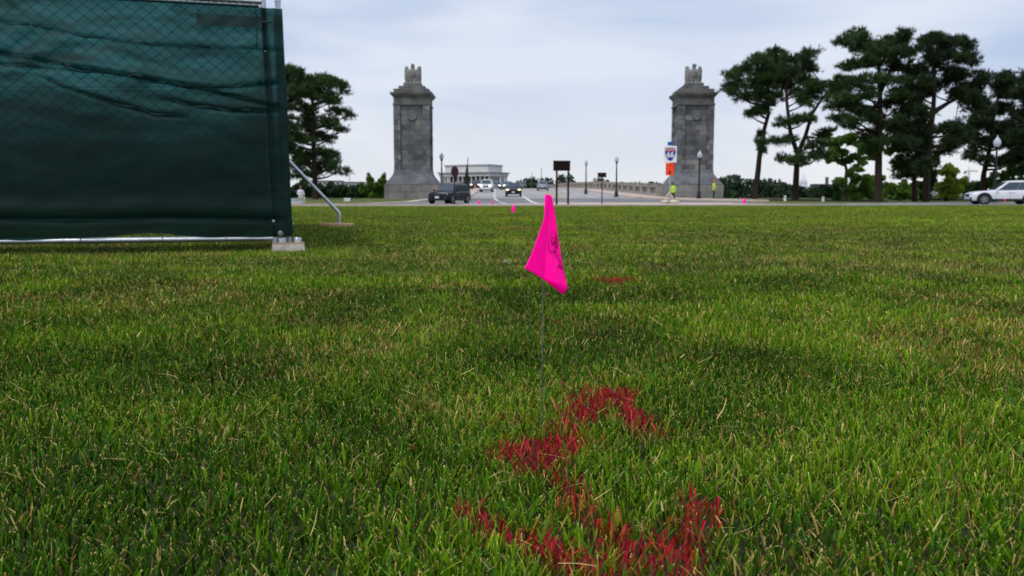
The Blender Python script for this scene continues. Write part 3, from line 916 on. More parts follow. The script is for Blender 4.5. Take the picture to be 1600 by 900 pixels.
pine('pine_tree', 'broad dark pine just left of the white SUV', 79, [[(948, 832), (954, 700), (963, 560), (980, 430), (990, 300), (982, 180)], [(985, 420), (1050, 380), (1110, 350)]],
     [(930, 100, 34, 16), (980, 90, 38, 18), (1040, 100, 38, 18), (1110, 105, 44, 15), (1140, 130, 28, 13), (940, 150, 58, 26), (1010, 150, 58, 26), (1080, 170, 58, 22), (1150, 190, 48, 17), (1000, 210, 66, 30), (900, 260, 58, 36), (1100, 240, 58, 22),
      (1190, 255, 46, 17), (1210, 290, 38, 17), (1050, 280, 58, 26), (960, 310, 58, 30), (1130, 310, 58, 22), (880, 400, 58, 30), (900, 340, 58, 32), (1180, 350, 46, 17), (1090, 350, 56, 17), (1170, 400, 46, 17), (860, 480, 58, 28), (900, 560, 66, 36),
      (830, 560, 48, 28), (870, 640, 74, 36), (930, 640, 58, 36), (1040, 590, 58, 26), (850, 700, 56, 26), (1020, 500, 48, 17), (1090, 480, 48, 20), (1100, 530, 56, 18), (960, 700, 38, 26), (1080, 560, 48, 17), (940, 420, 44, 26), (930, 500, 44, 26)], ZR, SR, M['needles_dark'], 0.42, 15, fill=0.55)
pine('pine_tree', 'pine behind the globe lamp at the right, above the white SUV', 95, [[(1205, 765), (1212, 700), (1235, 600), (1260, 420), (1290, 300)]],
     [(1270, 280, 30, 22), (1310, 262, 38, 22), (1350, 290, 30, 22), (1280, 330, 48, 28), (1330, 340, 48, 28), (1230, 400, 58, 28), (1300, 410, 58, 32), (1220, 480, 58, 28), (1290, 500, 58, 32), (1160, 520, 48, 17), (1180, 560, 56, 17), (1250, 560, 58, 28),
      (1330, 560, 58, 32), (1160, 620, 48, 17), (1220, 640, 58, 22), (1300, 640, 58, 28), (1360, 480, 48, 36), (1190, 440, 48, 22), (1140, 482, 38, 17), (1340, 640, 50, 26)], ZR, SR, M['needles_dark'], 0.38, 16, fill=0.55)
pine('pine_tree', 'rightmost pine, cut by the right edge of the picture', 90, [[(1412, 790), (1408, 650), (1406, 500), (1412, 330)]],
     [(1385, 340, 36, 28), (1395, 430, 58, 36), (1380, 530, 50, 30), (1400, 600, 58, 36), (1425, 330, 48, 36), (1440, 450, 58, 46), (1372, 620, 46, 26), (1435, 250, 46, 34), (1470, 380, 58, 56), (1480, 520, 60, 50), (1460, 620, 60, 40), (1410, 680, 50, 22), (1400, 290, 36, 24)], ZR, SR, M['needles_dark'], 0.40, 17, fill=0.55)
# ------------------------------------------------------------------ broadleaf trees and shrubs
def shrub(name, label, cat, px, Y, ybase, blobs, m, n, size, seed, trunk=None, group=None, bark='bark_grey'):
    base = P(px, ybase, Y)
    gz = ground_z(base.x, Y)
    root = empty(name, (base.x, Y, gz), 0, label, cat, group)
    off = np.array([base.x, Y, gz])
    r = random.Random(seed)
    u = Y / F_PX
    cs, rs = [], []
    mb = MB()
    for (bx, by, rx, ry) in blobs:
        c = np.array(P(bx, by, Y + r.uniform(-0.6, 0.6) * rx * u)) - off
        for k in range(6):
            cs.append(c + np.array([r.uniform(-.75, .75) * rx * u, r.uniform(-.7, .7) * rx * u, r.uniform(-.75, .75) * ry * u]))
            s = r.uniform(0.32, 0.62)
            rs.append((rx * u * s, rx * u * s, ry * u * s))
        st = Vector((0, 0, 0)) if not trunk else (P(*trunk[-1], Y) - Vector(off))
        cv = Vector(c)
        mb.tube([st + Vector((r.uniform(-.15, .15), r.uniform(-.15, .15), -0.1)), st.lerp(cv, 0.5) + Vector((r.uniform(-.1, .1), 0, 0.1)), cv], [0.07 if trunk else 0.035, 0.04 if trunk else 0.022, 0.01], 5)
    if trunk:
        pts = [P(x, y, Y) - Vector(off) for x, y in trunk]
        pts[0].z = -0.15
        mb.tube(pts, [0.26 * (1 - 0.5 * i / max(1, len(pts) - 1)) for i in range(len(pts))], 9)
    mb.build('trunk' if trunk else 'stems', M[bark], root, True)
    v, t = leaf_cloud(cs, rs, int(n * 1.7), size * 0.80, seed, shell=0.25)
    np_mesh('crown' if trunk else 'foliage', v, t, m, root)
    return root
shrub('broadleaf_tree', 'small broadleaf tree with crooked trunk behind the forked pine', 'tree', 1320, 97, 314, [(1300, 228, 16, 12), (1322, 222, 20, 12), (1345, 232, 18, 14), (1352, 250, 16, 10), (1318, 246, 22, 12), (1295, 248, 14, 10), (1335, 262, 14, 6)], M['leaf'], 5200, 0.22, 41, [(1322, 314), (1321, 285), (1323, 266), (1319, 252)])
shrub('broadleaf_tree', 'yellow-green broadleaf tree glowing between the two tallest pines', 'tree', 1432, 83, 312, [(1425, 190, 18, 10), (1440, 200, 16, 12), (1410, 205, 16, 10), (1420, 225, 24, 16), (1445, 240, 20, 18), (1400, 240, 18, 14), (1425, 262, 24, 14)], M['leaf_yellow'], 5200, 0.22, 42, [(1430, 312), (1428, 270), (1432, 240)])
shrub('shrub', 'bright green shrub right of the forked pine', 'shrub', 1337, 90, 315, [(1330, 275, 14, 12), (1345, 285, 16, 12), (1320, 292, 16, 12), (1340, 302, 22, 11), (1316, 305, 12, 9), (1356, 300, 10, 10)], M['leaf'], 5200, 0.17, 43)
shrub('shrub', 'green shrub between the two tallest pine trunks', 'shrub', 1405, 92, 315, [(1388, 292, 12, 12), (1405, 296, 16, 12), (1424, 300, 14, 12), (1412, 280, 10, 8), (1396, 306, 16, 8)], M['leaf'], 4600, 0.17, 44)
shrub('shrub', 'tall yellow-green shrub between the dark pine and the white SUV', 'shrub', 1478, 88, 315, [(1470, 264, 12, 10), (1484, 268, 14, 12), (1496, 285, 12, 14), (1474, 290, 16, 16), (1490, 302, 14, 10), (1478, 306, 16, 8)], M['leaf_yellow'], 5400, 0.17, 45)
shrub('shrub', 'green shrub behind the bonnet of the white SUV', 'shrub', 1530, 96, 312, [(1515, 296, 14, 9), (1535, 294, 16, 10), (1552, 288, 14, 12), (1568, 282, 14, 14), (1520, 304, 20, 8)], M['leaf'], 4600, 0.18, 46)
shrub('shrub', 'green shrub above the roof of the white SUV at the right edge', 'shrub', 1592, 94, 312, [(1585, 268, 12, 14), (1600, 262, 12, 14), (1592, 285, 18, 14), (1606, 295, 18, 14)], M['leaf'], 3600, 0.18, 47)
shrub('shrub', 'low dark shrub at the foot of the small broadleaf tree', 'shrub', 1298, 100, 314, [(1290, 300, 12, 10), (1304, 298, 12, 12), (1280, 305, 12, 7)], M['leaf_dark'], 3600, 0.2, 52)
shrub('shrub', 'green shrub directly behind the upright pine trunk', 'shrub', 1368, 95, 315, [(1360, 288, 12, 12), (1374, 284, 12, 12), (1366, 303, 18, 10)], M['leaf'], 4200, 0.18, 53)
shrub('shrub', 'dark shrub directly behind the broad pine trunk', 'shrub', 1446, 96, 315, [(1438, 290, 14, 12), (1454, 284, 12, 14), (1446, 303, 18, 10)], M['leaf_dark'], 4200, 0.18, 54)
shrub('shrub', 'rounded dark shrub left of the left pine trunk', 'shrub', 470, 104, 313, [(456, 296, 14, 12), (474, 292, 14, 14), (486, 300, 12, 10)], M['leaf_dark'], 4200, 0.2, 48)
shrub('shrub', 'rounded dark shrub right of the left pine trunk', 'shrub', 515, 104, 313, [(504, 298, 12, 10), (518, 294, 14, 12), (530, 300, 12, 11), (516, 305, 18, 7)], M['leaf_dark'], 4200, 0.2, 49)
shrub('shrub', 'dark green shrub with the small white box in front', 'shrub', 551, 100, 313, [(541, 300, 12, 10), (556, 299, 12, 10), (566, 303, 10, 9)], M['leaf_dark'], 3600, 0.2, 50)
shrub('shrub', 'loose bright green bush beside the left pylon', 'shrub', 585, 98, 312, [(578, 283, 8, 10), (590, 288, 12, 10), (598, 280, 5, 8), (572, 296, 12, 12), (590, 301, 16, 10), (604, 298, 8, 10), (576, 276, 4, 7)], M['leaf'], 5000, 0.15, 51)

# ------------------------------------------------------------------ street lamps, signs, posts
LAMP_H = {}
def street_lamp(px, ytop, ybot, Y, label):
    b, t = P(px, ybot, Y), P(px, ytop, Y)
    H = t.z - b.z
    root = empty('street_lamp', b, 0, label, 'street lamp', 'globe street lamps round the bridge head')
    s = H / 4.6
    LAMP_H[root.name] = H
    mb = MB(); mb.lathe([(0.26 * s, -0.1), (0.26 * s, 0.12 * s), (0.20 * s, 0.18 * s), (0.19 * s, 0.55 * s), (0.12 * s, 0.68 * s), (0.10 * s, 0.72 * s)], 16); mb.build('base', M['black_paint'], root, True)
    mb = MB(); mb.lathe([(0.095 * s, 0.70 * s), (0.08 * s, 2.4 * s), (0.06 * s, 3.62 * s), (0.13 * s, 3.70 * s), (0.15 * s, 3.80 * s), (0.10 * s, 3.83 * s)], 14); mb.build('pole', M['black_paint'], root, True)
    mb = MB(); mb.lathe([(0.12 * s, 3.82 * s), (0.22 * s, 3.95 * s), (0.245 * s, 4.10 * s), (0.20 * s, 4.26 * s), (0.13 * s, 4.36 * s), (0.07 * s, 4.44 * s)], 18); mb.build('globe', M['globe'], root, True)
    mb = MB(); mb.lathe([(0.08 * s, 4.42 * s), (0.03 * s, 4.48 * s), (0.035 * s, 4.53 * s), (0.0, 4.60 * s)], 10); mb.build('finial', M['plate'], root, True)
street_lamp(690.5, 237, 306, 97, 'globe street lamp just right of the left pylon')
street_lamp(1092, 234, 305.5, 84, 'globe street lamp in front of the right pylon')
street_lamp(963, 242, 302, 99, 'taller-looking globe lamp on the right footway of the bridge')
street_lamp(915.5, 248, 297, 117, 'farther globe lamp on the right footway, right of the brown two-post sign')
street_lamp(1553, 211, 312, 66, 'globe street lamp behind the white SUV under the pines')
for px, yt, D, lb in ((831.5, 272, 330, 'thin far light pole on the bridge above the trees, left one'), (846, 265, 280, 'thin far light pole on the bridge above the receding silver car')):
    x = P(px, 290, D)
    zt = P(px, yt, D).z
    root = empty('light_pole', (x.x, D, road_z(D)), 0, lb, 'light pole', 'far light poles on the bridge')
    mb = MB(); mb.tube([(0, 0, 0), (0, 0, zt - road_z(D))], [0.14, 0.08], 8); mb.build('pole', M['post_grey'], root)
    mb = MB(); mb.lathe([(0.10, 0), (0.26, 0.2), (0.2, 0.5), (0.02, 0.7)], 10, (0, 0, zt - road_z(D))); mb.build('lamp_head', M['globe'], root, True)

def board_sign(px0, px1, y0, y1, Y, posts, ybot, label, thick=0.05):
    a, b = P(px0, y0, Y), P(px1, y1, Y)
    g = P(px0, ybot, Y).z
    root = empty('brown_sign', ((a.x + b.x) / 2, Y, g), 0, label, 'sign')
    w, h = b.x - a.x, a.z - b.z
    mb = MB(); mb.box((0, 0.045, (a.z + b.z) / 2 - g), (w, thick, h)); bo = mb.build('board', M['brown_sign'], root, bevel=0.01)
    mb = MB()
    zc = (a.z + b.z) / 2 - g
    e = 0.04
    for c_, s_ in (((0, 0.015, zc + h / 2 - e / 2), (w, 0.02, e)), ((0, 0.015, zc - h / 2 + e / 2), (w, 0.02, e)), ((-w / 2 + e / 2, 0.016, zc), (e, 0.02, h - 2 * e - .004)), ((w / 2 - e / 2, 0.016, zc), (e, 0.02, h - 2 * e - .004))):
        mb.box(c_, s_)
    mb.build('edge_strip', M['dark_cover'], bo)
    for p in posts:
        x = P(p, y0, Y).x - (a.x + b.x) / 2
        mb = MB(); mb.box((x, -0.03, (a.z - g) / 2 - 0.1), (0.10 if len(posts) > 1 else 0.06, 0.07, a.z - g + 0.2 - 0.03)); mb.build('post', M['brown_sign'], root, bevel=0.008)
    return root
board_sign(864.5, 891, 254.5, 270.5, 45.5, (870, 888), 323, 'brown sign board on two posts at the lawn edge behind the pink flag')
board_sign(934, 947.5, 267, 274.5, 52, (941,), 316, 'small brown sign board on a single thin post')

# octagonal sign seen nearly from behind
Y = 60
b = P(711, 321.5, Y)
root = empty('stop_sign', b, R(52), 'dark red octagonal sign on a post in front of the dark SUV', 'sign')
zc = P(711, 270.5, Y).z - b.z
rr = 0.41
mb = MB(); mb.lathe([(rr, -0.012), (rr, 0.012)], 8, mtx=Matrix.Translation((0, 0, zc)) @ Matrix.Rotation(math.pi / 2, 4, 'X') @ Matrix.Rotation(math.pi / 8, 4, 'Z')); mb.build('plate', M['red_sign'], root)
mb = MB(); mb.box((0, 0.045, zc / 2 + 0.1), (0.09, 0.05, zc + 0.55)); mb.build('post', M['dark_cover'], root)
mb = MB(); mb.box((0, 0.045, 0.04), (0.22, 0.22, 0.10), taper=(0.7, 0.7)); mb.build('foot', M['dark_cover'], root)

# tall dark tapering wrapped post
Y = 88
b = P(727, 307, Y)
root = empty('wrapped_post', b, 0, 'tall dark tapering wrapped pole behind the dark SUV', 'post')
u = Y / F_PX
mb = MB()
tip = P(731, 243, Y) - b
rings = []
for t in frange(0, 1, 12):
    rad = (5.4 * (1 - t) ** 0.85 + 0.7) * u * (1 + 0.10 * math.sin(t * 23))
    c = Vector((0, 0, -0.1)).lerp(tip * 0.86, t)
    rings.append([c + Vector((rad * math.cos(a) * (1 + 0.2 * math.sin(3 * a + 5 * t)), rad * math.sin(a), 0)) for a in [2 * math.pi * k / 14 for k in range(14)]])
mb.loft(rings); mb.build('wrap', M['dark_cover'], root, True)
mb = MB(); mb.tube([tip * 0.82, tip], [0.05, 0.03], 8); mb.build('pole', M['post_grey'], root)
mb = MB(); mb.ball(tip, (0.09, 0.09, 0.14), 10, 6); mb.build('finial', M['plate'], root, True)

def text_mesh(txt, size, m, parent, loc, depth=0.004, sx=1.0, name='lettering'):
    cu = bpy.data.curves.new('t', 'FONT')
    cu.body = txt; cu.size = size; cu.align_x = 'CENTER'; cu.align_y = 'CENTER'; cu.extrude = depth; cu.offset = size * 0.018
    o = bpy.data.objects.new('t', cu)
    COL.objects.link(o)
    dg = bpy.context.evaluated_depsgraph_get()
    me = bpy.data.meshes.new_from_object(o.evaluated_get(dg))
    bpy.data.objects.remove(o)
    me.transform(Matrix.Diagonal((sx, 1, 1, 1)))
    me.transform(Matrix.Rotation(math.pi / 2, 4, 'X'))
    r = link(name, me, m, parent)
    r.location = loc
    return r

# route sign on its sandbagged stand
Y = 60
b = P(1046.5, 317, Y)
root = empty('route_sign', b, 0, 'Interstate 66 shield sign over an orange plate on a sandbagged stand', 'sign')
Z = lambda y: P(1046, y, Y).z - b.z
X_ = lambda x: P(x, 260, Y).x - b.x
mb = MB(); mb.box((X_(1047), 0.05, Z(221) / 2), (0.06, 0.06, Z(221))); mb.build('post', M['steel'], root)
mb = MB(); mb.box((X_(1047), 0, Z(223.6)), (X_(1051.5) - X_(1042.5), 0.02, Z(220.6) - Z(226.4))); tp = mb.build('direction_plate', M['sign_blue_light'], root, bevel=0.01)
mb = MB(); mb.box((X_(1047), 0, Z(240.2)), (X_(1057) - X_(1037), 0.02, Z(227.3) - Z(253.2))); wp = mb.build('shield_plate', M['sign_white'], root, bevel=0.02)
hw = (X_(1055.3) - X_(1038.7)) / 2
hs = Z(230) - Z(250.8)
cxs, zs = X_(1047), Z(250.8)
def shield(sc, y):
    pts = [(0, 0)]
    for x, z in ((0.30, 0.06), (0.62, 0.20), (0.88, 0.42), (1.0, 0.66), (0.97, 0.84), (0.88, 1.0), (0.62, 0.96), (0.40, 0.985), (0.2, 1.0), (0.0, 0.975)):
        pts.append((x, z))
    full = pts + [(-x, z) for x, z in reversed(pts[1:-1])]
    return [(cxs + x * hw * sc, y, zs + hs / 2 + (z - 0.5) * hs * sc) for x, z in full]
def prism(pts, d):
    mb = MB(); mb.loft([pts, [(p[0], p[1] + d, p[2]) for p in pts]]); return mb
sh = prism(shield(1.0, -0.020), 0.008).build('shield', M['sign_blue'], wp)
top = [p for p in shield(0.95, -0.026) if p[2] > zs + hs * 0.74]
zmin = zs + hs * 0.745
band = sorted([p for p in top if p[0] >= cxs - 1e-6], key=lambda p: p[2])
poly = [(cxs - hw * 0.94, -0.026, zmin), (cxs + hw * 0.94, -0.026, zmin), (cxs + hw * 0.90, -0.026, zs + hs * 0.95), (cxs + hw * 0.58, -0.026, zs + hs * 0.935), (cxs, -0.026, zs + hs * 0.95), (cxs - hw * 0.58, -0.026, zs + hs * 0.935), (cxs - hw * 0.90, -0.026, zs + hs * 0.95)]
prism(poly, 0.005).build('red_band', M['sign_red'], wp)
text_mesh('INTERSTATE', 0.115, M['sign_white'], wp, (cxs, -0.030, zs + hs * 0.84), 0.002)
text_mesh('66', 0.56, M['sign_white'], wp, (cxs, -0.024, zs + hs * 0.46), 0.003, 0.92)
mb = MB(); mb.box((X_(1046.7), 0, Z(263.4)), (X_(1053.2) - X_(1040.2), 0.02, Z(253.8) - Z(273))); op = mb.build('orange_plate', M['orange'], root, bevel=0.01)
ax_, az_ = X_(1046.7), Z(271.5)
prism([(ax_ - 0.05, -0.016, az_), (ax_ + 0.05, -0.016, az_), (ax_ + 0.05, -0.016, az_ + 0.13), (ax_ + 0.11, -0.016, az_ + 0.13), (ax_, -0.016, az_ + 0.27), (ax_ - 0.11, -0.016, az_ + 0.13), (ax_ - 0.05, -0.016, az_ + 0.13)], 0.004).build('arrow_mark', M['black_paint'], op)
mb = MB(); mb.box((X_(1046.7), -0.014, Z(257)), (0.36, 0.004, 0.05)); mb.build('mark_bar', M['sign_red'], op)
for s in (-1, 1):
    mb = MB(); mb.tube([(X_(1046.5), 0.02, Z(299)), (X_(1046.5) + s * 0.40, -0.18, 0.06)], 0.035, 8); mb.build('strut', M['sand_bag'], root)
    mb = MB(); mb.tube([(X_(1046.5), 0.05, Z(299)), (X_(1046.5) + s * 0.32, 0.45, 0.06)], 0.035, 8); mb.build('strut', M['sand_bag'], root)
mb = MB(); mb.box((X_(1046.5), 0.1, 0.03), (1.1, 0.08, 0.06)); mb.build('foot_bar', M['sand_bag'], root)
for k, (sx, sy, rz, s) in enumerate(((-0.36, -0.1, 0.3, 1.0), (0.30, -0.15, -0.2, 1.15), (0.52, 0.25, 0.6, 0.95), (-0.1, 0.35, 0.1, 1.0))):
    mb = MB()
    mt = Matrix.Translation((X_(1046.5) + sx, sy, 0.10 * s)) @ Matrix.Rotation(rz, 4, 'Z')
    mb.ball((0, 0, 0), (0.27 * s, 0.17 * s, 0.13 * s), 14, 8, mt)
    mb.ball((0.24 * s, 0, 0.06), (0.07, 0.10, 0.06), 8, 6, mt)
    bag = mb.build('sandbag', M['sand_bag'], None, True)
    bag.location = b
    tag(bag, ['cream sandbag under the left side of the route sign stand', 'largest cream sandbag in front of the route sign stand', 'cream sandbag at the right end of the route sign stand', 'cream sandbag behind the route sign stand post'][k], 'sandbag', 'sandbags holding the route sign')

# traffic drum by the left pylon
Y = 84
b = P(683, 309.5, Y)
root = empty('traffic_drum', b, 0, 'dull orange traffic drum at the foot of the left pylon', 'traffic drum')
mb = MB(); mb.lathe([(0.30, -0.03), (0.30, 0.08)], 16); mb.build('base', M['tyre'], root)
mb = MB(); mb.lathe([(0.27, 0.08), (0.27, 0.3), (0.25, 0.31), (0.25, 0.55), (0.235, 0.56), (0.235, 0.82), (0.22, 0.83), (0.21, 0.98), (0.12, 1.02)], 18); mb.build('body', M['orange_dull'], root, True)
mb = MB(); mb.tube([(-0.10, 0, 1.0), (-0.08, 0, 1.12), (0.08, 0, 1.12), (0.10, 0, 1.0)], 0.025, 6); mb.build('handle', M['orange_dull'], root)

# small white cabinet and posts on the outer verge
Y = 80
b = P(542.5, 315, Y)
root = empty('white_box', b, R(15), 'small white low box on the verge in front of the dark shrub', 'box')
mb = MB(); mb.box((0, 0, 0.10), (0.55, 0.45, 0.22)); mb.build('body', M['sign_white'], root, bevel=0.02)
mb = MB(); mb.box((0, 0, 0.245), (0.62, 0.52, 0.07), taper=(0.8, 0.8)); mb.build('lid', M['sign_white'], root, bevel=0.015)
for px, yt, yb, lb in ((1226.5, 304.5, 313, 'short cream marker post between the two leftmost pine trunks'), (1286, 306, 314, 'short white marker post right of the forked pine')):
    Y = 84
    b = P(px, yb, Y)
    h = P(px, yt, Y).z - b.z
    root = empty('marker_post', b, 0, lb, 'post')
    mb = MB(); mb.lathe([(0.13, -0.1), (0.13, h * 0.8), (0.11, h * 0.9), (0.0, h)], 12); mb.build('shaft', M['sign_white'], root, True)
    mb = MB(); mb.lathe([(0.135, h * 0.62), (0.135, h * 0.72)], 12); mb.build('collar', M['post_grey'], root)

# ------------------------------------------------------------------ vehicles
def car(name, loc, rz, label, paint, L=4.6, W=1.86, H=1.64, belt=1.00, cowl=0.185, roof_f=-0.005, roof_r=-0.42, tail=-0.488, hood=0.93, lights=None, cladding=True, rails=True, cat='car', group='vehicles on the road', clearance=0.24, panes=3):
    root = empty(name, loc, rz, label, cat, group)
    pm = M['paint_' + paint]
    hw = W / 2
    c0 = clearance
    st = [(0.500, c0 + 0.14, 0.60, 0.74), (0.492, c0 + 0.06, 0.74, 0.84), (0.470, c0, hood - 0.13, 0.90), (0.42, c0, hood - 0.05, 0.95), (0.32, c0, hood + 0.02, 0.98), (cowl + 0.02, c0, belt - 0.02, 1.0), (0.0, c0, belt, 1.0), (-0.25, c0, belt + 0.02, 1.0),
          (-0.40, c0, belt + 0.03, 0.98), (-0.46, c0 + 0.03, belt + 0.02, 0.94), (-0.49, c0 + 0.08, belt - 0.04, 0.88), (-0.5, c0 + 0.16, belt - 0.16, 0.80)]
    rings = []
    for fx, zl, zt, wf in st:
        w = hw * wf
        h = zt - zl
        half = [(w * 0.90, zl), (w * 0.985, zl + h * 0.10), (w * 0.985, zl + h * 0.28), (w, zl + h * 0.55), (w * 0.985, zl + h * 0.80), (w * 0.93, zl + h * 0.95), (w * 0.80, zt)]
        ring = [(fx * L, y, z) for y, z in half] + [(fx * L, -y, z) for y, z in reversed(half)]
        rings.append(ring)
    mb = MB(); mb.loft(rings)
    body = mb.build('body', pm, root, True, angle=50)
    # cabin frustum
    zb, zt = belt - 0.03, H - 0.03
    wb, wt = hw * 0.90, hw * 0.70
    F0, F1 = cowl * L, roof_f * L
    R0, R1 = tail * L, roof_r * L
    A = {'bfl': (F0, wb, zb), 'bfr': (F0, -wb, zb), 'brl': (R0, wb, zb), 'brr': (R0, -wb, zb), 'tfl': (F1, wt, zt - 0.05), 'tfr': (F1, -wt, zt - 0.05), 'trl': (R1, wt, zt - 0.03), 'trr': (R1, -wt, zt - 0.03)}
    A = {k: Vector(v) for k, v in A.items()}
    m1 = F1 * 0.6 + R1 * 0.4
    mb = MB()
    mb.loft([[A['bfl'], Vector(((F0 + R0) / 2, wb, zb)), A['brl'], A['brr'], Vector(((F0 + R0) / 2, -wb, zb)), A['bfr']],
             [A['tfl'], Vector((m1, wt, zt)), A['trl'], A['trr'], Vector((m1, -wt, zt)), A['tfr']],
             [A['tfl'] + Vector((-.12, -.08, .05)), Vector((m1, wt - .08, zt + 0.03)), A['trl'] + Vector((.08, -.08, .03)), A['trr'] + Vector((.08, .08, .03)), Vector((m1, -wt + .08, zt + 0.03)), A['tfr'] + Vector((-.12, .08, .05))]])
    cab = mb.build('cabin', pm, root, True, bevel=0.09, bseg=4, angle=60)
    def pane(nm, a, b, c, d, u0, u1, v0, v1, out):
        def q(u, v):
            return a.lerp(b, u).lerp(d.lerp(c, u), v) + Vector(out)
        mb = MB(); mb.poly([q(u0, v0), q(u1, v0), q(u1, v1), q(u0, v1)])
        o = mb.build(nm, M['car_glass'], cab)
        sd = o.modifiers.new('thick', 'SOLIDIFY'); sd.thickness = 0.006; sd.offset = 0
        return o
    pane('windscreen', A['bfr'], A['bfl'], A['tfl'], A['tfr'], 0.05, 0.95, 0.10, 0.93, (0.014, 0, 0.010))
    pane('rear_window', A['brl'], A['brr'], A['trr'], A['trl'], 0.08, 0.92, 0.25, 0.90, (-0.016, 0, 0.006))
    cuts = [0.07, 0.44, 0.74, 0.95] if panes == 3 else [0.10, 0.42]
    for s, (bf, br, tr, tf) in ((1, ('bfl', 'brl', 'trl', 'tfl')), (-1, ('bfr', 'brr', 'trr', 'tfr'))):
        for u0, u1 in zip(cuts[:-1], cuts[1:]):
            pane('side_window', A[bf], A[br], A[tr], A[tf], u0 + 0.006, u1 - 0.006, 0.08, 0.90, (0, s * 0.036, 0.008))
    # wheels
    wr = 0.345
    for fx in (0.315, -0.295):
        for s in (-1, 1):
            wh = empty('wheel', (fx * L, s * (hw - 0.10), wr))
            wh.parent = root
            mtx = Matrix.Rotation(-s * math.pi / 2, 4, 'X')
            mb = MB(); mb.lathe([(wr * 0.62, -0.11), (wr * 0.93, -0.11), (wr, -0.07), (wr, 0.07), (wr * 0.93, 0.11), (wr * 0.62, 0.11)], 24, mtx=mtx); mb.build('tyre', M['tyre'], wh, True)
            mb = MB(); mb.lathe([(wr * 0.64, 0.06), (wr * 0.66, 0.118), (wr * 0.60, 0.118), (wr * 0.56, 0.09), (wr * 0.12, 0.10), (0.0, 0.11)], 24, mtx=mtx)
            for k in range(5):
                a = 2 * math.pi * k / 5
                mb.box((wr * 0.34, 0, 0.112), (wr * 0.52, 0.05, 0.02), mtx @ Matrix.Rotation(a, 4, 'Z'))
            mb.build('rim', M['rim'], wh, True)
            # black arch
            mb = MB()
            outr, inr = wr + (0.15 if cladding else 0.06), wr - 0.05
            ro, ri = [], []
            n = 14
            for k in range(n + 1):
                a = R(-12) + R(204) * k / n
                ro.append((fx * L + outr * math.cos(a), wr + outr * math.sin(a)))
                ri.append((fx * L + inr * math.cos(a), wr + inr * math.sin(a)))
            y0, y1 = s * (hw * 0.90), s * (hw + 0.014)
            rings = [[(o_[0], y0, o_[1]), (o_[0], y1, o_[1]), (i_[0], y1, i_[1]), (i_[0], y0, i_[1])] for o_, i_ in zip(ro, ri)]
            mb.loft(rings); mb.build('wheel_arch', M['car_trim'], root, True)
            mb = MB(); mb.lathe([(wr + 0.045, 0), (wr + 0.045, 0.02)], 20, mtx=Matrix.Translation((fx * L, s * (hw - 0.012), wr)) @ Matrix.Rotation(math.pi / 2, 4, 'X')); mb.build('wheel_well', M['tyre'], root)
    for s in (-1, 1):
        mb = MB(); mb.box((0.01 * L, s * (hw - 0.005), c0 + 0.075), (L * 0.40, 0.05, 0.15)); mb.build('sill', M['car_trim'], root, bevel=0.02)
        mb = MB(); mb.ball((cowl * L * 0.78, s * (hw + 0.09), belt + 0.06), (0.08, 0.11, 0.075), 10, 6); mb.build('mirror', pm, root, True)
        for k, xx in enumerate((cowl * L - 0.12, -0.03 * L, -0.27 * L)):
            mb = MB(); mb.box((xx, s * (hw + 0.0012), (c0 + belt) / 2 + 0.05), (0.012, 0.006, belt - c0 - 0.28)); mb.build('door_seam', M['car_trim'], root)
            if k < 2:
                mb = MB(); mb.box((xx - (0.26 if k else 0.9), s * (hw + 0.012), belt - 0.16), (0.20, 0.03, 0.035)); mb.build('door_handle', pm, root, bevel=0.008)
        if rails:
            mb = MB(); mb.tube([(F1 - .35, s * (wt - 0.10), H - 0.02), (F1 - .5, s * (wt - 0.10), H + 0.025), (R1 + .3, s * (wt - 0.10), H + 0.025), (R1 + .15, s * (wt - 0.10), H - 0.02)], 0.016, 6); mb.build('roof_rail', M['car_trim'], root)
        lm = M[lights] if lights else M['lamp_off']
        mb = MB(); mb.ball((0.474 * L, s * hw * 0.70, hood - 0.20), (0.085, 0.17, 0.060 if not lights else 0.085), 12, 8); mb.build('headlight', lm, root, True)
        mb = MB(); mb.ball((-0.484 * L, s * hw * 0.74, belt - 0.10), (0.06, 0.13, 0.12), 10, 6); mb.build('tail_light', M['tail'], root, True)
        mb = MB(); mb.ball((0.488 * L, s * hw * 0.66, c0 + 0.20), (0.06, 0.09, 0.035), 10, 6); mb.build('fog_light', M['lamp_off'], root, True)
    mb = MB(); mb.box((0.497 * L, 0, hood - 0.30), (0.05, W * 0.50, 0.20)); g = mb.build('grille', M['car_trim'], root, bevel=0.02)
    mb = MB(); mb.box((0.485 * L, 0, c0 + 0.14), (0.13, W * 0.86, 0.27)); mb.build('lower_bumper', M['car_trim'], root, bevel=0.03)
    mb = MB(); mb.box((-0.49 * L, 0, c0 + 0.16), (0.10, W * 0.80, 0.26)); mb.build('rear_bumper', M['car_trim'], root, bevel=0.03)
    mb = MB(); mb.box((0.505 * L + 0.012, 0, c0 + 0.24), (0.012, 0.32, 0.16)); mb.build('number_plate', M['plate'], root)
    mb = MB(); mb.box((-0.502 * L, 0, belt - 0.38), (0.012, 0.32, 0.16)); mb.build('number_plate', M['plate'], root)
    return root

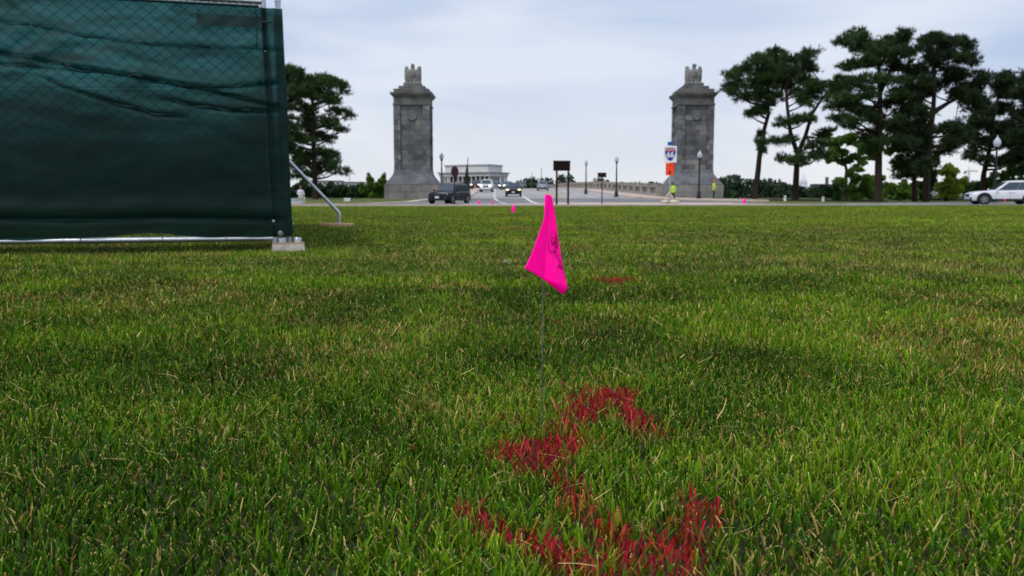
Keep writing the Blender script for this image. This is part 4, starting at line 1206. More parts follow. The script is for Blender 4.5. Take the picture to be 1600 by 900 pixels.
def road_at(px, ybot, Y, on_bridge=True):
    p = P(px, ybot, Y)
    p.z = (road_z(Y) if on_bridge else ground_z(p.x, Y)) + 0.036
    return p
p = P(703, 320.0, 65); car('parked_car', p, R(-111), 'dark navy SUV at the left, in front of the left pylon', 'navy', L=4.4, W=1.8, H=1.52, belt=0.94, hood=0.87)
p = P(1567, 320.0, 61); car('parked_car', p, R(168), 'white SUV with black wheel arches, cut by the right edge', 'white', L=4.75, H=1.68)
p = P(760.5, 302.2, 133); car('van', p, R(-93), 'white van with lit headlights coming over the bridge', 'white', L=4.6, W=1.9, H=1.95, belt=1.16, cowl=0.27, roof_f=0.14, roof_r=-0.47, tail=-0.49, hood=1.14, lights='lamp_warm', cladding=False, rails=False, cat='van', panes=2)
p = P(802.5, 308.2, 102); car('moving_car', p, R(-91), 'black SUV with round yellow headlights coming along the right lane', 'black', lights='lamp_warm')
p = P(848, 296.2, 145); car('moving_car', p, R(87), 'silver-grey SUV driving away on the bridge beside the brown sign', 'silver', rails=False)
p = P(816.5, 294.6, 215); car('moving_car', p, R(88), 'small grey car farthest away on the bridge', 'slate', H=1.5, rails=False, cladding=False)
p = P(744.5, 297.2, 152); car('moving_car', p, R(-94), 'dark red car half hidden left of the white van', 'maroon', lights='lamp_cool')
p = P(776, 295.8, 160); car('moving_car', p, R(-93), 'blue-grey car half hidden right of the white van', 'slate', lights='lamp_cool', cladding=False, rails=False)
p = P(794, 295.6, 165); car('moving_car', p, R(-92), 'silver car behind the black SUV on the bridge', 'silver', lights='lamp_cool', cladding=False, rails=False)
p = P(1466, 313.0, 97); car('parked_car', p, R(176), 'white car glimpsed through the yellow-green shrub under the pines', 'white', H=1.5, cladding=False, rails=False)

# ------------------------------------------------------------------ people
def person(loc, rz, label, pose, top, legs, hat=None, hair=True, stripes=False, height=1.76):
    root = empty('person', loc, rz, label, 'person')
    s = height / 1.76
    V, E, Rr = [], [], []
    def add(p, r, par=None):
        V.append(Vector(p) * s); Rr.append(r * s)
        if par is not None: E.append((par, len(V) - 1))
        return len(V) - 1
    hz = 0.94 if pose != 'sit' else 0.50
    pel = add((0, 0, hz), 0.15)
    wa = add((0, -0.01, hz + 0.18), 0.135, pel)
    ch = add((0, -0.02, hz + 0.40), 0.165, wa)
    nb = add((0, 0.0, hz + 0.54), 0.075, ch)
    nk = add((0, -0.01, hz + 0.60), 0.06, nb)
    hd = add((0, -0.03, hz + 0.69), 0.095, nk)
    add((0, -0.02, hz + 0.78), 0.075, hd)
    add((0, -0.135, hz + 0.685), 0.018, hd)        # nose
    for sx in (-1, 1):
        sh = add((sx * 0.19, 0, hz + 0.47), 0.072, ch)
        if pose == 'work':
            el = add((sx * 0.25, -0.08, hz + 0.20), 0.052, sh); wr = add((sx * 0.12, -0.30, hz + 0.22), 0.036, el)
            fdir = Vector((-sx * 0.3, -1, 0.1))
        elif pose == 'sit':
            el = add((sx * 0.24, -0.06, hz + 0.22), 0.05, sh); wr = add((sx * 0.14, -0.30, hz + 0.14), 0.036, el)
            fdir = Vector((-sx * 0.2, -1, -0.2))
        else:
            el = add((sx * 0.255, 0.02, hz + 0.19), 0.052, sh); wr = add((sx * 0.25, -0.06, hz - 0.06), 0.036, el)
            fdir = Vector((0, -0.25, -1))
        fdir.normalize()
        wv = V[wr] / s
        pm_ = add(wv + fdir * 0.07, 0.036, wr)
        side = fdir.cross(Vector((sx, 0, 0.2))).normalized()
        for q, ln in ((-0.03, 0.075), (-0.01, 0.085), (0.01, 0.08), (0.03, 0.065)):
            f1 = add(wv + fdir * 0.10 + side * q, 0.010, pm_)
            f2 = add(wv + fdir * (0.10 + ln * 0.6) + side * q + Vector((-sx * 0.01, 0, 0)), 0.009, f1)
            add(wv + fdir * (0.10 + ln) + side * q + Vector((-sx * 0.03, 0, 0)), 0.008, f2)
        t1 = add(wv + fdir * 0.05 - side * 0.045, 0.011, pm_)
        add(wv + fdir * 0.09 - side * 0.06, 0.009, t1)
        hp = add((sx * 0.10, 0, hz - 0.06), 0.10, pel)
        if pose == 'sit':
            kn = add((sx * 0.13, -0.44, hz + 0.0), 0.072, hp); an = add((sx * 0.13, -0.46, 0.09), 0.045, kn)
            add((sx * 0.14, -0.64, 0.045), 0.04, an)
        else:
            st_ = 0.06 * sx
            kn = add((sx * 0.115, -0.03 + st_, 0.50), 0.068, hp); an = add((sx * 0.12, 0.02 + st_, 0.09), 0.045, kn)
            add((sx * 0.14, -0.16 + st_, 0.045), 0.04, an)
    me = bpy.data.meshes.new('body')
    me.from_pydata([tuple(v) for v in V], E, [])
    o = link('body', me, None, root)
    sk = o.modifiers.new('skin', 'SKIN')
    sv = me.skin_vertices[0].data
    for i, r in enumerate(Rr):
        sv[i].radius = (r, r * (0.72 if i in (0, 1, 2) else 1.0))
    sv[0].use_root = True
    sb = o.modifiers.new('sub', 'SUBSURF'); sb.levels = 1; sb.render_levels = 1
    dg = bpy.context.evaluated_depsgraph_get()
    me2 = bpy.data.meshes.new_from_object(o.evaluated_get(dg))
    o.modifiers.clear(); o.data = me2
    for m in (M['skin'], M[top], M[legs], M['tyre']): me2.materials.append(m)
    for f in me2.polygons:
        c = f.center / s
        f.use_smooth = True
        mi = 1
        if c.z > hz + 0.56: mi = 0
        elif c.z < 0.075: mi = 3
        elif c.z < hz - 0.02 and not (abs(c.x) > 0.2 and pose == 'stand'): mi = 2
        elif pose == 'sit' and c.y < -0.13 and c.z < hz + 0.09: mi = 2
        if pose in ('work', 'sit') and c.y < -0.28 and c.z > hz + 0.1: mi = 0
        if pose == 'stand' and abs(c.x) > 0.2 and c.z < hz - 0.03: mi = 0
        f.material_index = mi
    # jacket / shirt as a loose shell over the torso
    mb = MB()
    prof = ((hz - 0.10, 0.185, 0.135), (hz + 0.05, 0.18, 0.13), (hz + 0.2, 0.175, 0.125), (hz + 0.38, 0.205, 0.14), (hz + 0.47, 0.20, 0.125), (hz + 0.53, 0.12, 0.09))
    mb.loft([[(w * s * math.cos(a), -0.015 * s + d * s * math.sin(a), z * s) for a in [2 * math.pi * k / 18 for k in range(18)]] for z, w, d in prof], caps=True)
    jk = mb.build('jacket' if stripes else 'shirt', M[top], root, True)
    if stripes:
        for z in (hz + 0.08, hz + 0.26):
            mb = MB(); mb.loft([[((0.192) * s * math.cos(a), -0.015 * s + 0.142 * s * math.sin(a), zz * s) for a in [2 * math.pi * k / 18 for k in range(18)]] for zz in (z, z + 0.05)], caps=False)
            mb.build('reflective_band', M['reflective'], jk, True)
    hc = Vector((0, -0.03, hz + 0.74)) * s
    if hat:
        mb = MB(); mb.lathe([(0.155 * s, 0.0), (0.16 * s, 0.02 * s), (0.128 * s, 0.03 * s), (0.118 * s, 0.08 * s), (0.08 * s, 0.12 * s), (0.0, 0.135 * s)], 16, hc + Vector((0, 0.0, 0.015 * s))); mb.build('helmet', M[hat], root, True)
    else:
        mb = MB(); mb.ball(hc + Vector((0, 0.02, 0.015)) * s, (0.112 * s, 0.12 * s, 0.105 * s), 14, 8); mb.build('hair', M['hair'], root, True)
    for sx in (-1, 1):
        mb = MB(); mb.ball(Vector((sx * 0.035, -0.122, hz + 0.705)) * s, 0.013 * s, 8, 6); mb.build('eye', M['black_paint'], root, True)
    return root
p = P(1051.5, 309, 82); person(p, R(-40), 'worker in yellow-green vest standing behind the route sign', 'stand', 'hivis', 'trousers', hat='helmet_dark', stripes=True)
p = P(1115, 309.5, 84); person(p, R(60), 'worker in yellow-green jacket with orange helmet at the right pylon', 'work', 'hivis', 'trousers', hat='helmet_orange', stripes=True)
p = P(470, 316, 66); q = person(p, R(35), 'person in white shirt sitting on a low pale wall beside the fence', 'sit', 'shirt_white', 'trousers_pale', height=1.8)
b = P(464, 316, 66.25)
root = empty('low_wall', (b.x, 66.35, p.z - 0.05), R(35), 'low pale stone wall under the seated person by the fence', 'wall')
mb = MB(); mb.box((-0.5, 0.05, 0.19), (1.9, 0.40, 0.38)); mb.build('wall_block', M['sign_white'], root, bevel=0.02)
mb = MB(); mb.box((-0.5, 0.05, 0.405), (2.0, 0.46, 0.05)); mb.build('coping', M['sign_white'], root, bevel=0.01)

# ------------------------------------------------------------------ stand everything on the surface below it
bpy.context.view_layer.update()
solid = [o for o in scene.objects if o.get('kind') == 'structure' and o.name != 'river']
for o in list(scene.objects):
    if o.parent is None and o.get('category') in ('street lamp', 'person', 'car', 'van', 'sign', 'post', 'traffic drum', 'box', 'sandbag', 'wall', 'light pole'):
        hits = []
        for g in solid:
            ok, hp, _, _ = g.ray_cast(Vector((o.location.x, o.location.y, 30.0)), Vector((0, 0, -1)))
            if ok: hits.append(hp.z)
        if hits:
            if o.name in LAMP_H:                     # keep the lamp's top where it is
                o.scale = [(LAMP_H[o.name] + o.location.z - max(hits)) / LAMP_H[o.name]] * 3
            o.location.z = max(hits) - (0.05 if o['category'] == 'wall' else 0.0)

# ------------------------------------------------------------------ temporary fence
FA = Vector((P(451, 380, 6.5).x, 6.5, 0))                   # right-hand corner
FB = Vector((P(0, 380, 6.0).x, 6.0, 0))
fdir = (FB - FA).normalized()
fnorm = Vector((-fdir.y, fdir.x, 0))
if fnorm.y > 0: fnorm = -fnorm                              # toward the camera
LEAN = 0.020

M_fab = bpy.data.materials.new('windscreen_fabric')
M_fab.use_nodes = True
n, l = M_fab.node_tree.nodes, M_fab.node_tree.links
pb = n['Principled BSDF']
pb.inputs['Roughness'].default_value = 0.6
pb.inputs['Specular IOR Level'].default_value = 0.22
tcn = n.new('ShaderNodeTexCoord')
wv = n.new('ShaderNodeTexWave'); wv.wave_type = 'BANDS'; wv.bands_direction = 'Z'
wv.inputs['Scale'].default_value = 60; wv.inputs['Distortion'].default_value = 2.5; wv.inputs['Detail'].default_value = 2
l.new(tcn.outputs['Object'], wv.inputs['Vector'])
mpn = n.new('ShaderNodeMapping'); mpn.inputs['Scale'].default_value = (1.2, 1.2, 5.0)
l.new(tcn.outputs['Object'], mpn.inputs['Vector'])
nz = n.new('ShaderNodeTexNoise'); nz.inputs['Scale'].default_value = 2.4; nz.inputs['Detail'].default_value = 6
l.new(mpn.outputs['Vector'], nz.inputs['Vector'])
rp = n.new('ShaderNodeValToRGB')
rp.color_ramp.elements[0].color = (0.0007, 0.0058, 0.0046, 1); rp.color_ramp.elements[0].position = 0.35
rp.color_ramp.elements[1].color = (0.0020, 0.0145, 0.0110, 1); rp.color_ramp.elements[1].position = 0.72
l.new(nz.outputs['Fac'], rp.inputs['Fac'])
l.new(rp.outputs['Color'], pb.inputs['Base Color'])
bp = n.new('ShaderNodeBump'); bp.inputs['Strength'].default_value = 0.25; bp.inputs['Distance'].default_value = 0.004
l.new(wv.outputs['Fac'], bp.inputs['Height']); l.new(bp.outputs['Normal'], pb.inputs['Normal'])
trn = n.new('ShaderNodeBsdfRefraction'); trn.inputs['Color'].default_value = (0.17, 0.58, 0.52, 1)
trn.inputs['IOR'].default_value = 1.3; trn.inputs['Roughness'].default_value = 0.55      # the weave scatters what is seen through it
tlc = n.new('ShaderNodeBsdfTranslucent'); tlc.inputs['Color'].default_value = (0.006, 0.036, 0.031, 1)
mx1 = n.new('ShaderNodeMixShader'); mx1.inputs['Fac'].default_value = 0.30
mx2 = n.new('ShaderNodeMixShader')
hol = n.new('ShaderNodeBsdfTransparent'); hol.inputs['Color'].default_value = (0.15, 0.56, 0.52, 1)
mx3 = n.new('ShaderNodeMixShader'); mx3.inputs['Fac'].default_value = 0.26
l.new(trn.outputs['BSDF'], mx3.inputs[1]); l.new(hol.outputs['BSDF'], mx3.inputs[2])
mpo = n.new('ShaderNodeMapping'); mpo.inputs['Rotation'].default_value = (0, R(32), 0); mpo.inputs['Scale'].default_value = (1.3, 1.0, 5.5)
l.new(tcn.outputs['Object'], mpo.inputs['Vector'])
nzo = n.new('ShaderNodeTexNoise'); nzo.inputs['Scale'].default_value = 1.5; nzo.inputs['Detail'].default_value = 4; nzo.inputs['Distortion'].default_value = 0.6
l.new(mpo.outputs['Vector'], nzo.inputs['Vector'])
mro = n.new('ShaderNodeMapRange'); mro.inputs['From Min'].default_value = 0.34; mro.inputs['From Max'].default_value = 0.62
mro.inputs['To Min'].default_value = 0.07; mro.inputs['To Max'].default_value = 0.22                # diagonal noise varies how much shows through the cloth
l.new(nzo.outputs['Fac'], mro.inputs['Value']); l.new(mro.outputs['Result'], mx2.inputs['Fac'])
l.new(pb.outputs['BSDF'], mx1.inputs[1]); l.new(tlc.outputs['BSDF'], mx1.inputs[2])
l.new(mx1.outputs['Shader'], mx2.inputs[1]); l.new(mx3.outputs['Shader'], mx2.inputs[2])
l.new(mx2.outputs['Shader'], n['Material Output'].inputs['Surface'])
M['fabric'] = M_fab

FOLDS = [  # (polyline in the photo's pixels, ridge height m, width px): the sagging creases of the screen
    ([(-400, 10), (0, 33), (60, 42), (130, 56), (230, 70), (330, 75), (450, 78)], 0.015, 9),
    ([(-400, 40), (0, 82), (70, 96), (150, 110), (230, 126), (300, 138), (370, 136), (450, 128)], 0.021, 10),
    ([(-400, 60), (0, 100), (90, 108), (200, 117), (300, 135), (400, 160), (450, 168)], 0.017, 10),
    ([(240, 150), (300, 164), (370, 174), (450, 172)], 0.013, 9),
    ([(40, 108), (100, 135), (170, 158), (240, 178), (300, 182)], 0.012, 9),
    ([(-400, 330), (0, 338), (120, 341), (250, 336), (330, 338), (450, 340)], 0.022, 15),
]
def fence_panel(label, A, d, nrm, Lp, front, zt, zb, seed):
    ang = math.atan2(d.y, d.x)
    root = empty('temporary_fence', A, 0, label, 'fence', 'screened temporary fence panels')
    def W(u, z, n_=0.0):
        return d * u + nrm * n_ + Vector((-LEAN * z, 0, z))
    r = 0.0215
    u0 = 0.10 if front else 0.03
    for u in (u0, Lp):
        mb = MB(); mb.tube([W(u, 0.035), W(u, zt + 0.05)], r, 12); po = mb.build('post', M['steel'], root, True)
        mb = MB(); mb.lathe([(r * 1.15, 0), (r * 1.15, 0.03), (r * 0.7, 0.045), (0, 0.05)], 12, W(u, zt + 0.045)); mb.build('post_cap', M['steel'], po, True)
    for nm, z in (('top_rail', zt), ('bottom_rail', zb)):
        mb = MB(); mb.tube([W(u0 + 0.01, z, 0.004), W(Lp - 0.01, z, 0.004)], 0.0205, 12); ra = mb.build(nm, M['steel'], root, True)
        uu = u0 + 0.35
        k = 0
        while uu < Lp:
            mb = MB(); c = W(uu, z, 0.004)
            pts = [c + nrm * (0.0245 * math.cos(a)) + Vector((0, 0, 0.0245 * math.sin(a))) for a in frange(0, 2 * math.pi, 10)] 
            mb.tube(pts, 0.0030, 5); mb.tube([c + Vector((0, 0, 0.024)), c + Vector((0, 0, 0.05)) + d * 0.008], 0.003, 5)
            mb.build('wire_tie', M['wire'], ra); uu += 0.44 + 0.22 * ((k * 7) % 3) / 2; k += 1
    # chain-link mesh, diamonds about 5 cm, behind the screen
    mb = MB()
    cw, ch_ = 0.048, 0.040
    nz_ = int((zt - zb) / ch_)
    zlo = zt - nz_ * ch_
    x = u0 + 0.02
    zbuf, faces = [], []
    def seg(a, b, w=0.0020):
        i0 = len(zbuf)
        s1, s2 = nrm * w, (b - a).cross(nrm).normalized() * w
        for q in (a, b):
            for t_ in (s1, s2, -s1, -s2):
                zbuf.append(q + t_)
        for j in range(4):
            faces.append((i0 + j, i0 + (j + 1) % 4, i0 + 4 + (j + 1) % 4, i0 + 4 + j))
    col = 0
    while x + cw < Lp:
        for i in range(nz_ + 1):
            z = zlo + i * ch_
            xa, xb = (x, x + cw) if (i + col) % 2 == 0 else (x + cw, x)
            if i < nz_:
                seg(W(xa, z, -0.003), W(xb, z + ch_, -0.003))
            else:
                seg(W(xa, z, 0.006), W(xa * 0.7 + xb * 0.3, z - ch_ * 0.7, 0.030), 0.003)
        x += cw
        col += 1
    me = bpy.data.meshes.new('chain_link'); me.from_pydata([tuple(v) for v in zbuf], [], faces)
    cl = link('chain_link', me, M['wire'], root); cl['kind'] = 'stuff'
    # the screen
    nu, nv = (260, 130) if front else (50, 26)
    ua, ub = (-0.035, Lp) if front else (0.0, Lp)
    ztop = zt - 0.045
    verts, fcs = [], []
    for j in range(nv + 1):
        for i in range(nu + 1):
            u = ua + (ub - ua) * i / nu
            fz = j / nv
            zbot = zb + 0.012 + (0.038 * math.exp(-((u - 0.98) / 0.26) ** 2) + 0.02 * math.sin(u * 5.0 + 1) * math.exp(-((u - 2.4) / 0.8) ** 2) if front else 0.0)
            z = zbot + (ztop - zbot) * fz
            off = 0.010
            nn = mnoise.noise(Vector((u * 1.1 + seed, z * 1.7, 0.3)))
            off += 0.020 * (nn + 0.4) * math.sin(math.pi * min(1, fz * 1.05)) ** 0.5
            off += 0.006 * mnoise.noise(Vector((u * 5 + seed, z * 9, 1.7)))
            if front:
                wp = A + W(u, z)
                px, py = proj(wp)
                for pl, amp, wd in FOLDS:
                    if px < pl[0][0] or px > pl[-1][0]: continue
                    cy = float(np.interp(px, [q[0] for q in pl], [q[1] for q in pl]))
                    dd = py - cy
                    if -60 < dd < 60:
                        e = min(1, (px - pl[0][0]) / 40, (pl[-1][0] - px) / 25)
                        off += e * amp * (math.exp(-((dd + wd * 0.7) / wd) ** 2) - 0.85 * math.exp(-((dd - wd * 0.28) / (wd * 0.34)) ** 2))
                # slanting drapes in the upper part
                amp = 0.020 * math.exp(-((py - 75) / 36) ** 2) * (0.5 + 0.5 * math.sin(px * 0.013 + 0.8)) * (1 if px < 400 else 0.3)
                off += amp * math.sin((px * 0.55 + py * 0.95) * 0.115 + 1.3 * math.sin(px * 0.02))
                if u < 0.11:                                   # wraps round the corner posts
                    off += 0.012 * math.exp(-((u - 0.10) / 0.022) ** 2) + 0.014 * math.exp(-((u - 0.03) / 0.022) ** 2) - 0.010
            verts.append(tuple(W(u, z, off + 0.012)))
    for j in range(nv):
        for i in range(nu):
            a = j * (nu + 1) + i
            fcs.append((a, a + 1, a + nu + 2, a + nu + 1))
    me = bpy.data.meshes.new('screen'); me.from_pydata(verts, [], fcs)
    fb = link('screen', me, M['fabric'], root, True)
    if front:
        # tucks: where the slack cloth doubles over itself along each crease
        inv = {}
        for j in range(nv + 1):
            for i in range(nu + 1):
                q = A + Vector(verts[j * (nu + 1) + i])
                px, py = proj(q)
                inv.setdefault((int(px // 4), int(py // 4)), verts[j * (nu + 1) + i])
        for pl, amp, wd in FOLDS[:5]:
            pts = []
            x0_, x1_ = max(pl[0][0], -60), min(pl[-1][0], 436)
            for q in frange(x0_, x1_, 90):
                cy = float(np.interp(q, [k_[0] for k_ in pl], [k_[1] for k_ in pl])) + 1.2 * math.sin(q * 0.11) + 0.8 * math.sin(q * 0.043 + amp * 100)
                hit = None
                for dx, dy in ((0, 0), (1, 0), (-1, 0), (0, 1), (0, -1), (1, 1), (-1, -1)):
                    hit = inv.get((int(q // 4) + dx, int(cy // 4) + dy))
                    if hit: break
                if hit:
                    u_ = (Vector(hit)).dot(d)
                    zc_ = P(q, cy, (A + Vector(hit)).y).z
                    n_ = (Vector(hit) - d * u_).dot(nrm)
                    pts.append((q, Vector((P(q, cy, (A + Vector(hit)).y).x - A.x, hit[1], zc_)) + nrm * 0.006))
            rowsT = []
            m_ = len(pts)
            for i, (q, c_) in enumerate(pts):
                f = i / max(1, m_ - 1)
                hgt = (0.0020 + 0.0030 * math.sin(f * 17 + amp * 90) ** 2) * min(1, f * 6 + (0.3 if pl[0][0] < 0 else 0), (1 - f) * 6)
                rowsT.append([c_ + Vector((0, 0, hgt)), c_ + nrm * 0.002, c_ - Vector((0, 0, hgt))])
            mb = MB(); mb.loft(rowsT, closed=False, caps=False)
            mb.build('tuck', M['fabric_solid'], fb, True)
        # folded strip tied to the post, hem bands
        def strip(nm, quad, noff, parent):
            mb = MB()
            nn_ = 12
            rows = []
            for i in range(nn_ + 1):
                f = i / nn_
                rows.append([W(*q_, noff + 0.0025 * math.sin(f * 13 + 40 * q_[1])) for q_ in ((quad[0] + (quad[2] - quad[0]) * f, quad[1]), (quad[0] + (quad[2] - quad[0]) * f, (quad[1] + quad[3]) / 2), (quad[0] + (quad[2] - quad[0]) * f, quad[3]))])
            mb.loft(rows, closed=False, caps=False)
            o = mb.build(nm, M['fabric_solid'], parent, False)
            sd = o.modifiers.new('thick', 'SOLIDIFY'); sd.thickness = 0.003
            return o
        zz = lambda y: P(380, y, A.y).z
        strip('fold_strip', (0.115, zz(29.5), 0.565, zz(47)), 0.046, root)
        mb = MB(); mb.tube([W(0.12, zz(38), 0.05), W(0.07, zz(37.5), 0.055), W(0.04, zz(37), 0.05)], 0.006, 6); mb.build('tie_strap', M['fabric_solid'], root)
        mb = MB(); mb.tube([W(0.155, zt - 0.05, 0.034), W(0.155, zt - 0.22, 0.034), W(0.16, zt - 0.36, 0.036)], 0.004, 5); mb.build('hem_cord', M['fabric_solid'], root)
        mb = MB(); mb.tube([W(u_, ztop + 0.006, 0.028) for u_ in frange(0.13, Lp, 40)], 0.011, 6); mb.build('top_hem', M['fabric_solid'], root, True)
    return root
M['fabric_solid'] = mat('fabric_solid', (0.004, 0.022, 0.022), (0.008, 0.040, 0.038), 6, 0.6)
ZT = P(423, 4.5, 6.5).z
ZB = P(300, 374.3, 6.3).z
fence_panel('green screened chain-link fence panel filling the upper left', FA, fdir, fnorm, 3.75, True, ZT, ZB, 0.0)
bd = (Vector((-3.36, 11.6, 0)) - (FA + Vector((0.0, 0.06, 0)))).normalized()
bn = Vector((bd.y, -bd.x, 0))
if bn.x < 0: bn = -bn
fence_panel('green screened fence panel running back behind the front panel, nearer one', FA + Vector((-0.012, 0.07, 0)), bd, bn, 2.7, False, ZT - 0.02, ZB, 4.0)
fence_panel('green screened fence panel running back behind the front panel, farther one', FA + Vector((-0.012, 0.07, 0)) + bd * 2.76, bd, bn, 2.7, False, ZT - 0.02, ZB, 8.0)
eb = FA + Vector((-0.012, 0.07, 0)) + bd * 5.5
for k, lb in enumerate(('rear fence panel of the enclosure seen dimly through the front screen, right one', 'rear fence panel of the enclosure seen dimly through the front screen, left one')):
    fence_panel(lb, eb + Vector((0.20 - 3.66 * k, 0.05 + 0.06 * k, 0)), Vector((-1, 0, 0)), Vector((0, -1, 0)), 3.80, False, ZT + 0.08, ZB, 12.0 + 5 * k)
# foot block under the corner
c = GP(449, 392)
root = empty('concrete_footing', (FA.x + 0.005, FA.y - 0.03, 0), math.atan2(-fdir.y, -fdir.x), 'pale concrete foot block under the fence corner posts', 'footing')
mb = MB(); mb.box((0, 0, 0.028), (0.25, 0.20, 0.056), taper=(0.92, 0.86)); mb.build('block', M['block'], root, bevel=0.006)
mb = MB(); mb.box((0.01, 0.0, 0.062), (0.22, 0.15, 0.010)); mb.build('cap_plate', M['wood'], root, bevel=0.003)
for x in (-0.045, 0.07):
    mb = MB(); mb.lathe([(0.030, 0.06), (0.030, 0.10), (0.026, 0.105)], 12, (x, 0.02, 0)); mb.build('socket', M['steel'], root, True)
mb = MB(); mb.ball((-0.055, -0.02, 0.135), (0.022, 0.018, 0.026), 10, 6); mb.build('clamp', M['wire'], root, True)
# brace and its board
bb = GP(529, 355)
root = empty('fence_brace', (bb.x, bb.y, 0), 0, 'bent galvanised brace pipe slanting down right of the fence', 'fence brace')
off = Vector((bb.x, bb.y, 0))
t1 = P(529.5, 332, bb.y) - off
t0 = P(455, 255, bb.y + 0.05) - off
tt = t1 + (t0 - t1) * 1.62
elb = [t1 + Vector((0.004, 0, -0.03)), t1, t1 + (t0 - t1).normalized() * 0.03]
mb = MB(); mb.tube([Vector((0.008, 0, 0.0)), Vector((0.008, 0, 0.08))] + elb + [t0, tt], 0.0235, 12); mb.build('pipe', M['steel'], root, True, angle=60)
mb = MB(); mb.lathe([(0.034, -0.03), (0.034, 0.03)], 12, mtx=Matrix.Translation(tt)); mb.build('clamp', M['steel'], root, True)
root = empty('brace_board', (bb.x - 0.015, bb.y, 0), R(-4), 'tan weathered board lying under the fence brace pipe', 'board')
mb = MB(); mb.box((0, 0, 0.033), (0.47, 0.16, 0.05), taper=(0.99, 0.94)); mb.build('plank', M['wood'], root, bevel=0.01)
mb = MB(); mb.lathe([(0.045, 0.055), (0.045, 0.066)], 14, (0.02, 0, 0)); mb.build('washer', M['steel'], root)

# ------------------------------------------------------------------ marker flags
def pink_mat():
    m = bpy.data.materials.new('fluorescent_pink')
    m.use_nodes = True
    n, l = m.node_tree.nodes, m.node_tree.links
    n.remove(n['Principled BSDF'])
    rgb = n.new('ShaderNodeRGB'); rgb.outputs[0].default_value = (1.0, 0.002, 0.50, 1)
    nz = n.new('ShaderNodeTexNoise'); nz.inputs['Scale'].default_value = 18
    mr = n.new('ShaderNodeMapRange'); mr.inputs['To Min'].default_value = 1.45; mr.inputs['To Max'].default_value = 1.65   # fluorescent film returns more red than falls on it
    vm = n.new('ShaderNodeVectorMath'); vm.operation = 'SCALE'
    l.new(nz.outputs['Fac'], mr.inputs['Value']); l.new(rgb.outputs[0], vm.inputs[0]); l.new(mr.outputs['Result'], vm.inputs['Scale'])
    df = n.new('ShaderNodeBsdfDiffuse'); tl = n.new('ShaderNodeBsdfTranslucent'); gl = n.new('ShaderNodeBsdfGlossy'); gl.inputs['Roughness'].default_value = 0.35
    mx = n.new('ShaderNodeMixShader'); mx.inputs['Fac'].default_value = 0.45
    mg = n.new('ShaderNodeMixShader'); mg.inputs['Fac'].default_value = 0.02
    l.new(vm.outputs['Vector'], df.inputs['Color']); l.new(vm.outputs['Vector'], tl.inputs['Color'])
    l.new(df.outputs[0], mx.inputs[1]); l.new(tl.outputs[0], mx.inputs[2]); l.new(mx.outputs[0], mg.inputs[1]); l.new(gl.outputs[0], mg.inputs[2])
    l.new(mg.outputs[0], n['Material Output'].inputs['Surface'])
    return m
M['pink'] = pink_mat()
M['ink'] = mat('faded_ink', (0.05, 0.002, 0.03), None, rough=0.9)

base = GP(844, 690)
FY = base.y
root = empty('marker_flag', base, 0, 'large pink marker flag with black print in the foreground', 'marker flag', 'pink marker flags in the lawn')
top = P(856, 304, FY) - base
midp = P(848.5, 437, FY) - base
mb = MB(); mb.tube([Vector((0, 0, -0.05)), Vector((0, 0, 0)).lerp(midp, 0.5) + Vector((0.0008, 0, 0)), midp, top], 0.0008, 8); mb.build('wire_staff', M['dark_wire'], root, True)
# film: rows from top to bottom; each row has left edge, pole fold, right edge in photo pixels, with depth toward / away
rows = [  # t, left(x,y,dy), fold(x,y), right(x,y,dy)
    ((851.5, 304.5, -.001), (855.5, 303.5), (861.5, 305.5, .000)),
    ((851.2, 315, -.003), (855.2, 316), (864.5, 318, .006)),
    ((850.6, 330, -.006), (854.4, 332), (866.8, 333, .010)),
    ((850.2, 342, -.009), (853.8, 346), (868.4, 345, .013)),
    ((845.5, 356, -.014), (853.2, 361), (870.6, 360, .017)),
    ((840.0, 371, -.020), (852.4, 377), (873.2, 378, .021)),
    ((834.6, 386, -.026), (851.4, 394), (876.4, 398, .025)),
    ((829.0, 400, -.031), (850.4, 410), (879.6, 416, .028)),
    ((823.4, 412, -.036), (849.4, 424), (883.2, 433, .031)),
    ((819.6, 418.5, -.039), (848.8, 436.5), (887.2, 449, .034)),
]
def flag_pt(i, u):
    """u in [-1, 1]: left edge .. pole .. right edge."""
    l_, f_, r_ = rows[i]
    if u <= 0:
        k = -u
        x, y, dy = f_[0] + (l_[0] - f_[0]) * k, f_[1] + (l_[1] - f_[1]) * k, -0.0022 + l_[2] * (k ** 0.8)
    else:
        k = u
        x, y, dy = f_[0] + (r_[0] - f_[0]) * k, f_[1] + (r_[1] - f_[1]) * k, -0.0022 + r_[2] * (k ** 1.3) + 0.004 * math.sin(k * math.pi) * math.sin(i * 0.55)
    return P(x, y, FY + dy) - base
us = frange(-1, 1, 24)
verts, fcs = [], []
def row_at(ti, u):
    i = min(int(ti), len(rows) - 2)
    f = ti - i
    return flag_pt(i, u).lerp(flag_pt(i + 1, u), f)
NR = 36
for a in range(NR + 1):
    ti = (len(rows) - 1) * a / NR
    for u in us:
        verts.append(tuple(row_at(ti, u)))
